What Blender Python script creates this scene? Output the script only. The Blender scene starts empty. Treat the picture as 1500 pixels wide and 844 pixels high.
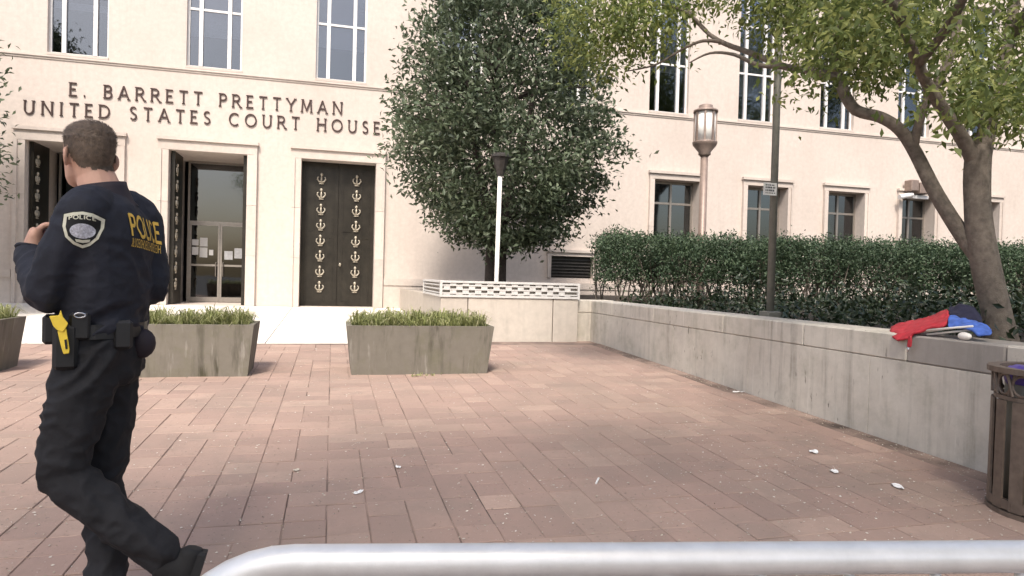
import bpy, bmesh, math, random
import numpy as np
from mathutils import Vector, Matrix, noise
from mathutils.bvhtree import BVHTree

random.seed(7); rng = np.random.default_rng(7)
C = bpy.context.scene.collection
S = bpy.context.scene
R = math.radians

# ------------------------------------------------------------------ camera
FPX, YAW, PIT, ROL = 987.9, 0.26112, 0.01587, 0.02625
CAMZ = 1.3
SLOPE = 0.02646          # the plaza rises gently towards the building
FY = 17.107              # facade plane
def _M(v):
    c, s = math.cos(PIT), math.sin(PIT)
    v = Vector((v[0], c*v[1]+s*v[2], -s*v[1]+c*v[2]))
    c, s = math.cos(YAW), math.sin(YAW)
    return Vector((c*v[0]+s*v[1], -s*v[0]+c*v[1], v[2]))
cR, sR = math.cos(ROL), math.sin(ROL)
RIGHT, UP, FWD = _M((cR,0,sR)), _M((-sR,0,cR)), _M((0,1,0))
cam = bpy.data.cameras.new('camera'); cam.sensor_width = 36; cam.lens = 36*FPX/1500
cam.clip_start = 0.05; cam.clip_end = 500
camo = bpy.data.objects.new('camera', cam); C.objects.link(camo)
m = Matrix((RIGHT, UP, -FWD)).transposed().to_4x4(); m.translation = (0,0,CAMZ)
camo.matrix_world = m; S.camera = camo

# ------------------------------------------------------------------ light
SUN_EL, SUN_AZ = 52, 200     # azimuth clockwise from +Y: light comes from behind the camera, slightly left
w = bpy.data.worlds.new('World'); S.world = w; w.use_nodes = True
nt = w.node_tree; bg = nt.nodes['Background']
sky = nt.nodes.new('ShaderNodeTexSky'); sky.sky_type = 'NISHITA'; sky.sun_disc = False
sky.sun_elevation = R(SUN_EL); sky.sun_rotation = R(SUN_AZ); sky.air_density = 1.0; sky.dust_density = 4.0; sky.ozone_density = 1.0
nt.links.new(sky.outputs[0], bg.inputs[0]); bg.inputs[1].default_value = 0.15
sun = bpy.data.lights.new('sun', 'SUN'); sun.energy = 2.4; sun.angle = R(9); sun.color = (1, .93, .84)
suno = bpy.data.objects.new('sun', sun); C.objects.link(suno)
az, el = R(SUN_AZ), R(SUN_EL)
sd = Vector((math.sin(az)*math.cos(el), math.cos(az)*math.cos(el), math.sin(el)))
suno.rotation_euler = sd.to_track_quat('Z', 'Y').to_euler(); suno.location = (-6,-10,20)
S.view_settings.view_transform = 'Standard'; S.view_settings.look = 'None'
S.view_settings.exposure = 0.85; S.view_settings.gamma = 1; S.view_settings.use_curve_mapping = False
S.render.engine = 'CYCLES'

# ------------------------------------------------------------------ pixel -> place
def ray(px, py):
    x = (px-750)/FPX; y = -(py-422)/FPX
    return _M((cR*x-sR*y, 1.0, sR*x+cR*y))
def atY(px, py, Y):
    r = ray(px, py); r = r*(Y/r.y); r.z += CAMZ; return r
def atX(px, py, X):
    r = ray(px, py); r = r*(X/r.x); r.z += CAMZ; return r
def atZ(px, py, Z):
    r = ray(px, py); r = r*((Z-CAMZ)/r.z); r.z += CAMZ; return r
def atD(px, py, d):
    r = ray(px, py)*d; r.z += CAMZ; return r
def gnd(px, py):
    r = ray(px, py); r = r*(-CAMZ/(r.z-SLOPE*r.y)); r.z += CAMZ; return r
def gz(Y): return SLOPE*Y

# ------------------------------------------------------------------ materials
def newmat(name):
    m = bpy.data.materials.new(name); m.use_nodes = True
    return m, m.node_tree, m.node_tree.nodes['Principled BSDF']
def N(nt, t, **kw):
    n = nt.nodes.new('ShaderNode'+t)
    for k, v in kw.items(): setattr(n, k, v)
    return n
def mixc(nt, f, a, b, blend='MIX'):
    n = N(nt, 'Mix', data_type='RGBA', blend_type=blend)
    for s, v in ((0, f), (6, a), (7, b)):
        if hasattr(v, 'is_linked') or hasattr(v, 'links'): nt.links.new(v, n.inputs[s])
        elif isinstance(v, (int, float)) and s: n.inputs[s].default_value = (v, v, v, 1)
        elif isinstance(v, tuple): n.inputs[s].default_value = (*v[:3], 1)
        else: n.inputs[s].default_value = v
    return n.outputs[2]
def ramp(nt, fac, stops):
    n = N(nt, 'ValToRGB'); e = n.color_ramp.elements
    while len(e) < len(stops): e.new(0.5)
    for i, (p, c) in enumerate(stops):
        e[i].position = p; e[i].color = (c, c, c, 1) if isinstance(c, (int, float)) else (*c, 1)
    nt.links.new(fac, n.inputs[0]); return n.outputs[0]
def noi(nt, scale, detail=6, rough=.6, vec=None, sc=None):
    n = N(nt, 'TexNoise'); n.inputs['Scale'].default_value = scale; n.inputs['Detail'].default_value = detail; n.inputs['Roughness'].default_value = rough
    if vec is None:
        g = N(nt, 'NewGeometry'); vec = g.outputs['Position']
    if sc:
        mp = N(nt, 'Mapping'); mp.inputs['Scale'].default_value = sc; nt.links.new(vec, mp.inputs[0]); vec = mp.outputs[0]
    nt.links.new(vec, n.inputs['Vector']); return n.outputs['Fac']
def bump(nt, bs, h, strength=.3, dist=.01):
    b = N(nt, 'Bump'); b.inputs['Strength'].default_value = strength; b.inputs['Distance'].default_value = dist
    nt.links.new(h, b.inputs['Height']); nt.links.new(b.outputs[0], bs.inputs['Normal'])
def objrand(nt):
    return N(nt, 'ObjectInfo').outputs['Random']
def islrand(nt):
    return N(nt, 'NewGeometry').outputs['Random Per Island']
def lk(nt, a, b): nt.links.new(a, b)

def simple(name, col, rough=.6, metal=0, var=.25, scale=14, bmp=.15, bd=.004, spec=.5):
    m, t, b = newmat(name)
    n = noi(t, scale)
    c = mixc(t, ramp(t, n, [(.3, 0), (.7, 1)]), tuple(x*(1-var) for x in col), tuple(min(1, x*(1+var)) for x in col))
    lk(t, c, b.inputs['Base Color']); b.inputs['Roughness'].default_value = rough; b.inputs['Metallic'].default_value = metal
    b.inputs['Specular IOR Level'].default_value = spec
    if bmp: bump(t, b, noi(t, scale*6), bmp, bd)
    return m

def stone(name, col, grime=(.30,.25,.2), gamt=.35, streak=0.0, streakcol=(.10,.095,.08), moss=0.0, orand=.07, ws=0.0, drip=0.0):
    m, t, b = newmat(name)
    n1 = noi(t, .45, 8, .65); n2 = noi(t, 9, 8, .7)
    c = mixc(t, ramp(t, n2, [(.3, 0), (.75, 1)]), tuple(x*.88 for x in col), tuple(min(1, x*1.08) for x in col))
    c = mixc(t, ramp(t, n1, [(.45, 0), (.75, gamt)]), c, grime)
    if streak:
        s = noi(t, 1.0, 7, .65, sc=(9, 9, .55)); s2 = noi(t, 1.3, 4, .6)
        sm = N(t, 'Math', operation='MULTIPLY'); lk(t, ramp(t, s, [(.50, 0), (.66, 1)]), sm.inputs[0]); lk(t, ramp(t, s2, [(.35, .15), (.65, 1)]), sm.inputs[1])
        sm2 = N(t, 'Math', operation='MULTIPLY'); lk(t, sm.outputs[0], sm2.inputs[0]); sm2.inputs[1].default_value = streak
        c = mixc(t, sm2.outputs[0], c, streakcol)
        if ws:
            s3 = noi(t, 1.0, 5, .6, sc=(13, 13, .8))
            c = mixc(t, ramp(t, s3, [(.60, 0), (.70, ws)]), c, (.70, .66, .60))
    if drip:
        bl = noi(t, 2.2, 9, .72); c = mixc(t, ramp(t, bl, [(.44, 0), (.62, .5)]), c, (.60, .56, .49))
        d_ = noi(t, 1.0, 3, .5, sc=(26, 26, 7)); d2 = noi(t, 1.1, 2, .5)
        dm = N(t, 'Math', operation='MULTIPLY'); lk(t, ramp(t, d_, [(.66, 0), (.70, drip)]), dm.inputs[0]); lk(t, ramp(t, d2, [(.42, 0), (.56, 1)]), dm.inputs[1])
        c = mixc(t, dm.outputs[0], c, (.10, .09, .075))
    if moss:
        k = noi(t, 3.0, 8, .7)
        c = mixc(t, ramp(t, k, [(.5, 0), (.7, moss)]), c, (.13, .13, .07))
    r = objrand(t); hv = N(t, 'HueSaturation'); lk(t, c, hv.inputs['Color'])
    mr = N(t, 'MapRange'); lk(t, r, mr.inputs[0]); mr.inputs[3].default_value = 1-orand; mr.inputs[4].default_value = 1+orand; lk(t, mr.outputs[0], hv.inputs['Value'])
    lk(t, hv.outputs[0], b.inputs['Base Color']); b.inputs['Roughness'].default_value = .88; b.inputs['Specular IOR Level'].default_value = .25
    bump(t, b, noi(t, 60, 6, .7), .25, .004)
    return m

def leafmat(name, c1, c2, c3, rough=.45, trans=.25, spec=.5):
    m, t, b = newmat(name)
    r = islrand(t)
    c = ramp(t, r, [(0, c1), (.55, c2), (1, c3)])
    n = noi(t, .9, 3); c = mixc(t, ramp(t, n, [(.35, .0), (.7, .5)]), c, tuple(x*.55 for x in c1))
    lk(t, c, b.inputs['Base Color']); b.inputs['Roughness'].default_value = rough; b.inputs['Specular IOR Level'].default_value = spec
    tr = N(t, 'BsdfTranslucent'); lk(t, c, tr.inputs[0])
    mx = N(t, 'MixShader'); mx.inputs[0].default_value = trans
    lk(t, b.outputs[0], mx.inputs[1]); lk(t, tr.outputs[0], mx.inputs[2])
    lk(t, mx.outputs[0], t.nodes['Material Output'].inputs[0])
    return m

def glassmat(name, tint, refl=1.0):
    m, t, b = newmat(name)
    tr = N(t, 'BsdfTransparent'); tr.inputs[0].default_value = (*tint, 1)
    gl = N(t, 'BsdfGlossy'); gl.inputs['Roughness'].default_value = .03
    gl.inputs[0].default_value = (.9*refl, .92*refl, .95*refl, 1)
    nn = noi(t, 1.2, 2); bp = N(t, 'Bump'); bp.inputs['Strength'].default_value = .06; bp.inputs['Distance'].default_value = .02; lk(t, nn, bp.inputs['Height']); lk(t, bp.outputs[0], gl.inputs['Normal'])
    f = N(t, 'Fresnel'); f.inputs[0].default_value = 1.55
    mr = N(t, 'MapRange'); lk(t, f.outputs[0], mr.inputs[0]); mr.inputs[3].default_value = .08; mr.inputs[4].default_value = 1
    mx = N(t, 'MixShader'); lk(t, mr.outputs[0], mx.inputs[0]); lk(t, tr.outputs[0], mx.inputs[1]); lk(t, gl.outputs[0], mx.inputs[2])
    lk(t, mx.outputs[0], t.nodes['Material Output'].inputs[0])
    return m

def pavermat():
    m, t, b = newmat('brick_paver')
    a = N(t, 'Math', operation='ADD'); lk(t, objrand(t), a.inputs[0]); lk(t, islrand(t), a.inputs[1])
    fr = N(t, 'Math', operation='FRACT'); lk(t, a.outputs[0], fr.inputs[0])
    c = ramp(t, fr.outputs[0], [(0, (.30,.21,.175)), (.3, (.345,.24,.198)), (.75, (.37,.26,.212)), (1, (.43,.31,.25))])
    n = noi(t, 30, 8, .7); c = mixc(t, ramp(t, n, [(.3, 0), (.8, .45)]), c, (.29,.20,.16))
    g = noi(t, 1.6, 8, .7); c = mixc(t, ramp(t, g, [(.46, 0), (.70, .6)]), c, (.22,.18,.15))
    g3 = noi(t, .55, 6, .65); c = mixc(t, ramp(t, g3, [(.42, 0), (.66, .45)]), c, (.24,.185,.15))
    g4 = noi(t, 45, 2, .5); c = mixc(t, ramp(t, g4, [(.68, 0), (.71, .55)]), c, (.10,.08,.07))
    g2 = noi(t, 90, 3, .6); c = mixc(t, ramp(t, g2, [(.66, 0), (.72, .5)]), c, (.55,.46,.38))
    lk(t, c, b.inputs['Base Color']); b.inputs['Roughness'].default_value = .85; b.inputs['Specular IOR Level'].default_value = .3
    bump(t, b, noi(t, 70, 6, .7), .35, .004)
    return m

M = {}
M['lime'] = stone('limestone', (.60,.525,.468), grime=(.45,.38,.33), gamt=.5, streak=.18, streakcol=(.40,.325,.275))
M['lime2'] = stone('limestone_trim', (.57,.50,.445), grime=(.38,.31,.265), gamt=.5)
M['wall'] = stone('weathered_wall_stone', (.54,.495,.43), grime=(.33,.295,.25), gamt=.45, streak=.6, streakcol=(.16,.145,.12), moss=.28, orand=.02, ws=.5, drip=.8)
M['wall_shaded'] = stone('weathered_shaded_stone', (.33,.30,.27), grime=(.2,.18,.15), gamt=.5, streak=.3)  # wall stone with the shade under the folded chair painted into its colour
M['planter'] = stone('planter_concrete', (.19,.172,.145), grime=(.16,.15,.11), gamt=.5, streak=1.0, streakcol=(.055,.05,.036), moss=.4, ws=.2)
M['box'] = stone('pale_box_stone', (.50,.45,.39), grime=(.36,.31,.26), gamt=.35, streak=.12)
M['slab'] = stone('concrete_slab', (.70,.66,.60), grime=(.5,.46,.41), gamt=.3)
M['paver'] = pavermat()
M['sand'] = simple('joint_sand', (.22,.16,.13), .95, var=.75, scale=2.2)
M['asphalt'] = simple('asphalt', (.05,.05,.05), .9, scale=50)
M['soil'] = simple('dark_mulch', (.035,.027,.02), .95, var=.5, scale=30, bmp=.6, bd=.03)
M['bronze'] = simple('dark_bronze', (.030,.026,.020), .42, .5, var=.3, scale=5)
M['brass'] = simple('worn_brass', (.40,.36,.29), .45, .35, var=.2)
M['alu'] = simple('door_frame_metal', (.30,.27,.24), .4, .6, var=.1)
M['white'] = simple('white_paint', (.68,.665,.65), .5, var=.06)
M['whitepole'] = simple('white_pole_paint', (.80,.76,.70), .45, var=.06)
M['curb'] = simple('grey_white_paint', (.56,.545,.52), .6, var=.1)
M['letter'] = simple('bronze_letter', (.045,.022,.018), .7, 0, var=.2)
M['glass'] = glassmat('window_glass', (.55,.57,.60))
M['glassd'] = glassmat('door_glass', (.28,.28,.27))
M['glassg'] = glassmat('lower_window_glass', (.30,.36,.33))
M['blind'] = simple('blind', (.85,.84,.88), .8, var=.05)
M['room'] = simple('dark_room', (.10,.095,.10), .9, var=.1)
M['paper'] = simple('paper', (.78,.77,.75), .8, var=.08, scale=30)
M['paper_dim'] = simple('notice_paper', (.46,.45,.44), .8, var=.1, scale=30)
M['ink'] = simple('printed_ink', (.05,.05,.055), .7, var=.1)
M['lantern'] = simple('lantern_metal', (.25,.19,.16), .5, .3, var=.15)
M['lampglass'] = simple('opal_glass', (.82,.80,.76), .3, var=.03)
M['pole'] = simple('grey_green_pole', (.17,.165,.14), .55, .2, var=.15)
M['darkmetal'] = simple('dark_lamp_metal', (.045,.04,.036), .5, .2)
M['bark'] = simple('brown_bark', (.175,.145,.118), .9, var=.35, scale=22, bmp=.7, bd=.02)
M['bark2'] = simple('dark_bark', (.055,.042,.035), .9, var=.3, scale=22, bmp=.6, bd=.02)
M['magleaf'] = leafmat('magnolia_leaf', (.062,.086,.048), (.105,.14,.078), (.19,.225,.14), rough=.48, trans=.28)
M['treeleaf'] = leafmat('street_tree_leaf', (.10,.14,.04), (.19,.235,.065), (.38,.40,.13), rough=.5, trans=.5)
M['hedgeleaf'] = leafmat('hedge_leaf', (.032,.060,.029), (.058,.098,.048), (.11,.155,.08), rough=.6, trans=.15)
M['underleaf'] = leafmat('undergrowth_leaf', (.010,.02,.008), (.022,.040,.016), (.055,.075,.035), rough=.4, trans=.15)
M['grass'] = leafmat('planter_grass', (.17,.19,.06), (.32,.35,.13), (.58,.56,.32), rough=.5, trans=.35)
M['litter'] = leafmat('leaf_litter', (.30,.24,.17), (.55,.49,.40), (.78,.74,.66), rough=.8, trans=.0)
M['steel'] = simple('galvanised_tube', (.67,.665,.665), .45, .42, var=.08, scale=25, bmp=.1)
M['can'] = simple('bronze_paint', (.15,.115,.09), .55, .3, var=.25, scale=18)
M['liner'] = simple('grey_green_liner', (.17,.165,.14), .6, var=.15)
M['purple'] = simple('purple_plastic', (.09,.06,.30), .5, var=.1)
M['red'] = simple('red_fabric', (.42,.022,.035), .75, var=.2, scale=20)
M['blue'] = simple('blue_fabric', (.06,.13,.45), .7, var=.3, scale=20)
M['navyf'] = simple('dark_navy_fabric', (.012,.012,.035), .8)
M['jacket'] = simple('navy_jacket', (.0155,.017,.026), .78, var=.25, scale=9, bmp=.35, bd=.006, spec=.35)
M['trouser'] = simple('black_trouser', (.0155,.0155,.018), .82, var=.25, scale=9, bmp=.35, bd=.006, spec=.3)
M['collar'] = simple('dark_collar', (.016,.010,.016), .75, var=.2)
M['belt'] = simple('black_leather', (.008,.008,.009), .45, var=.2)
M['skin'] = simple('skin', (.52,.30,.22), .55, var=.10, scale=12, bmp=.1, bd=.001)
M['hair'] = simple('brown_hair', (.125,.088,.062), .6, var=.4, scale=60, bmp=.5, bd=.003)
M['yellow'] = simple('yellow_plastic', (.72,.52,.04), .45, var=.12)
M['gold'] = simple('yellow_print', (.66,.42,.07), .6, var=.15, scale=60)
M['cream'] = simple('cream_embroidery', (.62,.60,.48), .7, var=.1, scale=60)
M['seal'] = simple('pale_seal_embroidery', (.50,.50,.56), .7, var=.45, scale=160)
M['black'] = simple('black_cloth', (.006,.006,.007), .8)
M['phone'] = simple('dark_red_case', (.09,.012,.012), .4)
M['chrome'] = simple('chrome', (.6,.6,.62), .2, 1.0, var=.05)

# ------------------------------------------------------------------ mesh helpers
def tag(o, label=None, cat=None, group=None, kind=None):
    if label: o['label'] = label
    if cat: o['category'] = cat
    if group: o['group'] = group
    if kind: o['kind'] = kind
    return o
def empty(name, loc=(0,0,0), label=None, cat=None, group=None):
    o = bpy.data.objects.new(name, None); C.objects.link(o); o.location = loc; o.empty_display_size = .2
    return tag(o, label, cat, group)
INV = {}
def place(o, parent):
    if parent:
        o.parent = parent
        o.matrix_parent_inverse = Matrix.Translation(parent.location).inverted()
class MB:
    """collects verts/faces in world (or local) coordinates"""
    def __init__(s): s.v = []; s.f = []
    def quad(s, a, b, c, d):
        n = len(s.v); s.v += [a, b, c, d]; s.f.append((n, n+1, n+2, n+3)); return s
    def box(s, x0, x1, y0, y1, z0, z1):
        n = len(s.v)
        s.v += [(x0,y0,z0),(x1,y0,z0),(x1,y1,z0),(x0,y1,z0),(x0,y0,z1),(x1,y0,z1),(x1,y1,z1),(x0,y1,z1)]
        for q in ((0,3,2,1),(4,5,6,7),(0,1,5,4),(1,2,6,5),(2,3,7,6),(3,0,4,7)): s.f.append(tuple(n+i for i in q))
        return s
    def hexa(s, p):          # 8 points, bottom loop then top loop
        n = len(s.v); s.v += [tuple(q) for q in p]
        for q in ((0,3,2,1),(4,5,6,7),(0,1,5,4),(1,2,6,5),(2,3,7,6),(3,0,4,7)): s.f.append(tuple(n+i for i in q))
        return s
    def loft(s, rings, cap=True, closed=False):
        n = len(s.v); k = len(rings[0])
        for r in rings: s.v += [tuple(p) for p in r]
        L = len(rings)
        for i in range(L if closed else L-1):
            for j in range(k):
                a = n+i*k+j; b = n+i*k+(j+1) % k; i2 = (i+1) % L
                s.f.append((a, b, n+i2*k+(j+1) % k, n+i2*k+j))
        if cap and not closed:
            s.f.append(tuple(n+j for j in range(k))[::-1]); s.f.append(tuple(n+(L-1)*k+j for j in range(k)))
        return s
    def tube(s, pts, rads, seg=8, cap=True):
        pts = [Vector(p) for p in pts]
        if isinstance(rads, (int, float)): rads = [rads]*len(pts)
        rings = []; ref = None
        for i, p in enumerate(pts):
            t = (pts[min(i+1, len(pts)-1)]-pts[max(i-1, 0)]).normalized()
            if ref is None:
                ref = t.orthogonal().normalized()
            ref = (ref-t*ref.dot(t)).normalized(); b = t.cross(ref)
            rings.append([p+(ref*math.cos(2*math.pi*j/seg)+b*math.sin(2*math.pi*j/seg))*rads[i] for j in range(seg)])
        return s.loft(rings, cap)
    def lathe(s, c, prof, seg=16):
        return s.loft([[(c[0]+r*math.cos(2*math.pi*j/seg), c[1]+r*math.sin(2*math.pi*j/seg), c[2]+z) for j in range(seg)] for r, z in prof])
    def ell(s, c, rx, ry, rz, ax=None, seg=14, rng_=8):
        X, Y, Z = ax or (Vector((1,0,0)), Vector((0,1,0)), Vector((0,0,1)))
        c = Vector(c); rings = []
        for i in range(rng_+1):
            th = -math.pi/2+math.pi*i/rng_; rr = max(.03, math.cos(th))
            rings.append([c+X*rx*rr*math.cos(2*math.pi*j/seg)+Y*ry*rr*math.sin(2*math.pi*j/seg)+Z*rz*math.sin(th) for j in range(seg)])
        return s.loft(rings)
    def build(s, name, mat, parent=None, smooth=False, bevel=0, origin=None):
        me = bpy.data.meshes.new(name); v = s.v
        if origin is not None: v = [(a[0]-origin[0], a[1]-origin[1], a[2]-origin[2]) for a in s.v]
        me.from_pydata([tuple(p) for p in v], [], s.f); me.update()
        if bevel or True:
            bm = bmesh.new(); bm.from_mesh(me)
            if bevel: bmesh.ops.bevel(bm, geom=[e for e in bm.edges], offset=bevel, segments=1, affect='EDGES', clamp_overlap=True)
            bmesh.ops.recalc_face_normals(bm, faces=bm.faces); bm.to_mesh(me); bm.free()
        if smooth: me.polygons.foreach_set('use_smooth', [True]*len(me.polygons))
        o = bpy.data.objects.new(name, me); C.objects.link(o)
        me.materials.append(M[mat] if isinstance(mat, str) else mat)
        if origin is not None: o.location = origin
        place(o, parent)
        return o
def dup(o, name, loc, parent=None, rz=0, rest=None):
    c = o.copy(); C.objects.link(c); c.name = name; c.location = loc
    if rz: c.rotation_euler[2] = rz
    place(c, parent); return c

def fast_mesh(name, V, F, mat, parent=None, smooth=False):
    """V (n,3) array, F (m,k) array"""
    me = bpy.data.meshes.new(name); k = F.shape[1]
    me.vertices.add(len(V)); me.vertices.foreach_set('co', V.astype(np.float32).ravel())
    me.loops.add(F.size); me.loops.foreach_set('vertex_index', F.astype(np.int32).ravel())
    me.polygons.add(len(F)); me.polygons.foreach_set('loop_start', np.arange(0, F.size, k, dtype=np.int32))
    me.update(calc_edges=True); me.validate()
    me.materials.append(M[mat])
    if smooth: me.polygons.foreach_set('use_smooth', np.ones(len(F), dtype=bool))
    o = bpy.data.objects.new(name, me); C.objects.link(o); place(o, parent); return o
def norml(a): return a/np.maximum(1e-9, np.linalg.norm(a, axis=1, keepdims=True))
def leaves(name, Cn, size, aspect, mat, parent=None, updir=.3, droop=0.0, fold=.25, outward=None, jitter=.3):
    """folded lance-shaped leaves: six corners and a mid rib, four triangles"""
    n = len(Cn); d = rng.normal(size=(n,3)); d[:,2] += updir
    if outward is not None: d += outward
    d = norml(d); d[:,2] -= droop; d = norml(d)
    u = rng.normal(size=(n,3)); u[:,2] += 1.0
    s = norml(np.cross(d, u)); u = np.cross(s, d)
    L = size*(1+jitter*rng.uniform(-1, 1, n))[:,None]; Wd = L*aspect
    base = Cn-d*L*.5
    p0 = base; p1 = base+d*L*.45-s*Wd*.5+u*Wd*fold; p2 = base+d*L-u*L*.08; p3 = base+d*L*.45+s*Wd*.5+u*Wd*fold; pm = base+d*L*.5
    V = np.stack([p0, p1, p2, p3, pm], 1).reshape(-1, 3)
    i = (np.arange(n)*5)[:,None]
    F = np.concatenate([i+np.array([[0,4,1]]), i+np.array([[1,4,2]]), i+np.array([[2,4,3]]), i+np.array([[3,4,0]])])
    return fast_mesh(name, V, F, mat, parent)

# ------------------------------------------------------------------ ground
g = MB(); g.quad((-150,-150,-.35),(150,-150,-.35),(150,150,-.35),(-150,150,-.35))
tag(g.build('ground', 'asphalt'), kind='structure')
PX0, PX1, PY0, PY1 = -8.0, 4.2, -1.6, 10.16
b = MB(); b.hexa([(PX0,PY0,-.4),(PX1,PY0,-.4),(PX1,PY1,-.4),(PX0,PY1,-.4),(PX0,PY0,gz(PY0)-.005),(PX1,PY0,gz(PY0)-.005),(PX1,PY1,gz(PY1)-.005),(PX0,PY1,gz(PY1)-.005)])
paving = tag(b.build('brick_paving', 'sand'), kind='structure')
# cells of 0.2 m filled with lengthwise, crosswise and square pavers
CW = .2; nx = int((PX1-PX0)/CW); ny = int((PY1-PY0)/CW)
occ = np.zeros((nx, ny), bool); pieces = []
for j in range(ny):
    for i in range(nx):
        if occ[i, j]: continue
        r = random.random(); wdt, lng = (1, 2) if r < .17 else ((2, 1) if r < .42 else (1, 1))
        if wdt == 2 and (i+1 >= nx or occ[i+1, j]): wdt, lng = 1, 2
        if lng == 2 and j+1 >= ny: lng = 1
        occ[i:i+wdt, j:j+lng] = True
        pieces.append((i, j, wdt, lng))
def paver_geo(wdt, lng):
    gj = .003; a = wdt*CW/2-gj; c = lng*CW/2-gj; t = .0; e = .003
    return [(-a,-c,-.05),(a,-c,-.05),(a,c,-.05),(-a,c,-.05),(-a,-c,t-e),(a,-c,t-e),(a,c,t-e),(-a,c,t-e),(-a+e,-c+e,t),(a-e,-c+e,t),(a-e,c-e,t),(-a+e,c-e,t)], \
           [(0,1,5,4),(1,2,6,5),(2,3,7,6),(3,0,4,7),(4,5,9,8),(5,6,10,9),(6,7,11,10),(7,4,8,11),(8,9,10,11)]
pm = {}
for k in ((1,2),(2,1),(1,1)):
    v, f = paver_geo(*k); me = bpy.data.meshes.new('paver'); me.from_pydata(v, [], f); me.materials.append(M['paver']); pm[k] = me
def inview(x, y):
    dx = x; d = x*math.sin(YAW)+y*math.cos(YAW); r = x*math.cos(YAW)-y*math.sin(YAW)
    if d < .8: return False
    px = 750+FPX*r/d; py = 405+FPX*(CAMZ-gz(y))/d
    return -10 < px < 1510 and py < 835
cand = sorted([(p[1]*1.0, k) for k, p in enumerate(pieces) if inview(PX0+(p[0]+p[2]/2)*CW, PY0+(p[1]+p[3]/2)*CW)])
single = set(k for _, k in cand[:300])
V = []; F = []; ang = math.atan(SLOPE)
for k, (i, j, wd, ln) in enumerate(pieces):
    x = PX0+(i+wd/2)*CW+random.uniform(-.0015,.0015); y = PY0+(j+ln/2)*CW+random.uniform(-.0015,.0015); z = gz(y)+random.uniform(-.0022,.0022)
    rx, ry, rz = ang+random.uniform(-.006,.006), random.uniform(-.007,.007), random.uniform(-.006,.006)
    if k in single:
        o = bpy.data.objects.new('paver', pm[(wd, ln)]); C.objects.link(o); o.location = (x,y,z); o.rotation_euler = (rx,ry,rz); o.parent = paving
    else:
        v, f = paver_geo(wd, ln); n = len(V)
        for a in v: V.append((x+a[0]-rz*a[1], y+a[1]+rz*a[0], z+a[2]+a[1]*rx-a[0]*ry))
        F += [tuple(n+q for q in ff) for ff in f]
me = bpy.data.meshes.new('paver_field'); me.from_pydata(V, [], F); me.materials.append(M['paver'])
o = bpy.data.objects.new('paver_field', me); C.objects.link(o); o.parent = paving; tag(o, kind='stuff')

# concrete apron in front of the doors
b = MB(); b.hexa([(-14,PY1,-.4),(4.2,PY1,-.4),(4.2,FY+4,-.4),(-14,FY+4,-.4),(-14,PY1,gz(PY1)-.012),(4.2,PY1,gz(PY1)-.012),(4.2,FY+4,gz(FY)-.012),(-14,FY+4,gz(FY)-.012)])
apron = tag(b.build('pavement', 'sand'), kind='structure')
xs = np.arange(-13.0, 2.0, 1.48); ys = [PY1+.006, 12.5, 14.8, FY-.02]
for i in range(len(xs)-1):
    for j in range(3):
        x0, x1, y0, y1 = xs[i]+.26+.006, xs[i+1]+.26-.006, ys[j], ys[j+1]-.012
        if x1 > 1.7: x1 = 1.66
        MB().hexa([(x0,y0,gz(y0)-.1),(x1,y0,gz(y0)-.1),(x1,y1,gz(y1)-.1),(x0,y1,gz(y1)-.1),(x0,y0,gz(y0)),(x1,y0,gz(y0)),(x1,y1,gz(y1)),(x0,y1,gz(y1))]).build('slab', 'slab', apron)
SILL = gz(FY)
# planting beds
WT = .945
b = MB(); b.box(4.55, 40, -6, FY-.01, -.38, .88); tag(b.build('planting_bed', 'soil'), kind='structure')
b = MB(); b.box(1.95, 4.54, 10.75, FY-.01, -.38, .93); tag(b.build('tree_bed', 'soil'), kind='structure')

# ------------------------------------------------------------------ courthouse
HT = 15.0; BX0, BX1 = -22.0, 44.0
ch = empty('courthouse', (2, FY, SILL), 'pale limestone courthouse with bronze lettering over tall bronze doors', 'building')
UPW = [-11.2, -8.4, -5.57, -2.76, .11, 3.05, 6.0, 8.95, 11.74, 14.5, 17.32, 20.0, 22.8, 25.6]
UW, UZ0, UZ1 = 1.2, 5.99, 10.3
LOW = [(8.563,9.957),(11.5,12.85),(14.25,15.56),(16.95,18.2),(19.6,20.8),(22.2,23.4),(24.8,26.0)]
LZ0, LZ1 = 1.5, 4.13
DOORS = [(-6.54,-4.80),(-3.68,-1.99),(-.77,1.0)]
DZ = 4.03
ops = [(c-UW/2, c+UW/2, UZ0, UZ1, .22) for c in UPW] + [(a, b_, LZ0, LZ1, .45) for a, b_ in LOW] + \
      [(DOORS[0][0], DOORS[0][1], SILL, DZ, 1.75), (DOORS[1][0], DOORS[1][1], SILL, DZ, 1.75), (DOORS[2][0], DOORS[2][1], SILL, DZ, .42), (5.62, 6.82, 1.32, 1.9, .2)]
xs = sorted(set([BX0, BX1]+[o[0] for o in ops]+[o[1] for o in ops])); zs = sorted(set([-.38, HT]+[o[2] for o in ops]+[o[3] for o in ops]))
b = MB()
for i in range(len(xs)-1):
    for j in range(len(zs)-1):
        cx, cz = (xs[i]+xs[i+1])/2, (zs[j]+zs[j+1])/2
        if any(o[0] < cx < o[1] and o[2] < cz < o[3] for o in ops): continue
        b.quad((xs[i],FY,zs[j]),(xs[i+1],FY,zs[j]),(xs[i+1],FY,zs[j+1]),(xs[i],FY,zs[j+1]))
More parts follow.
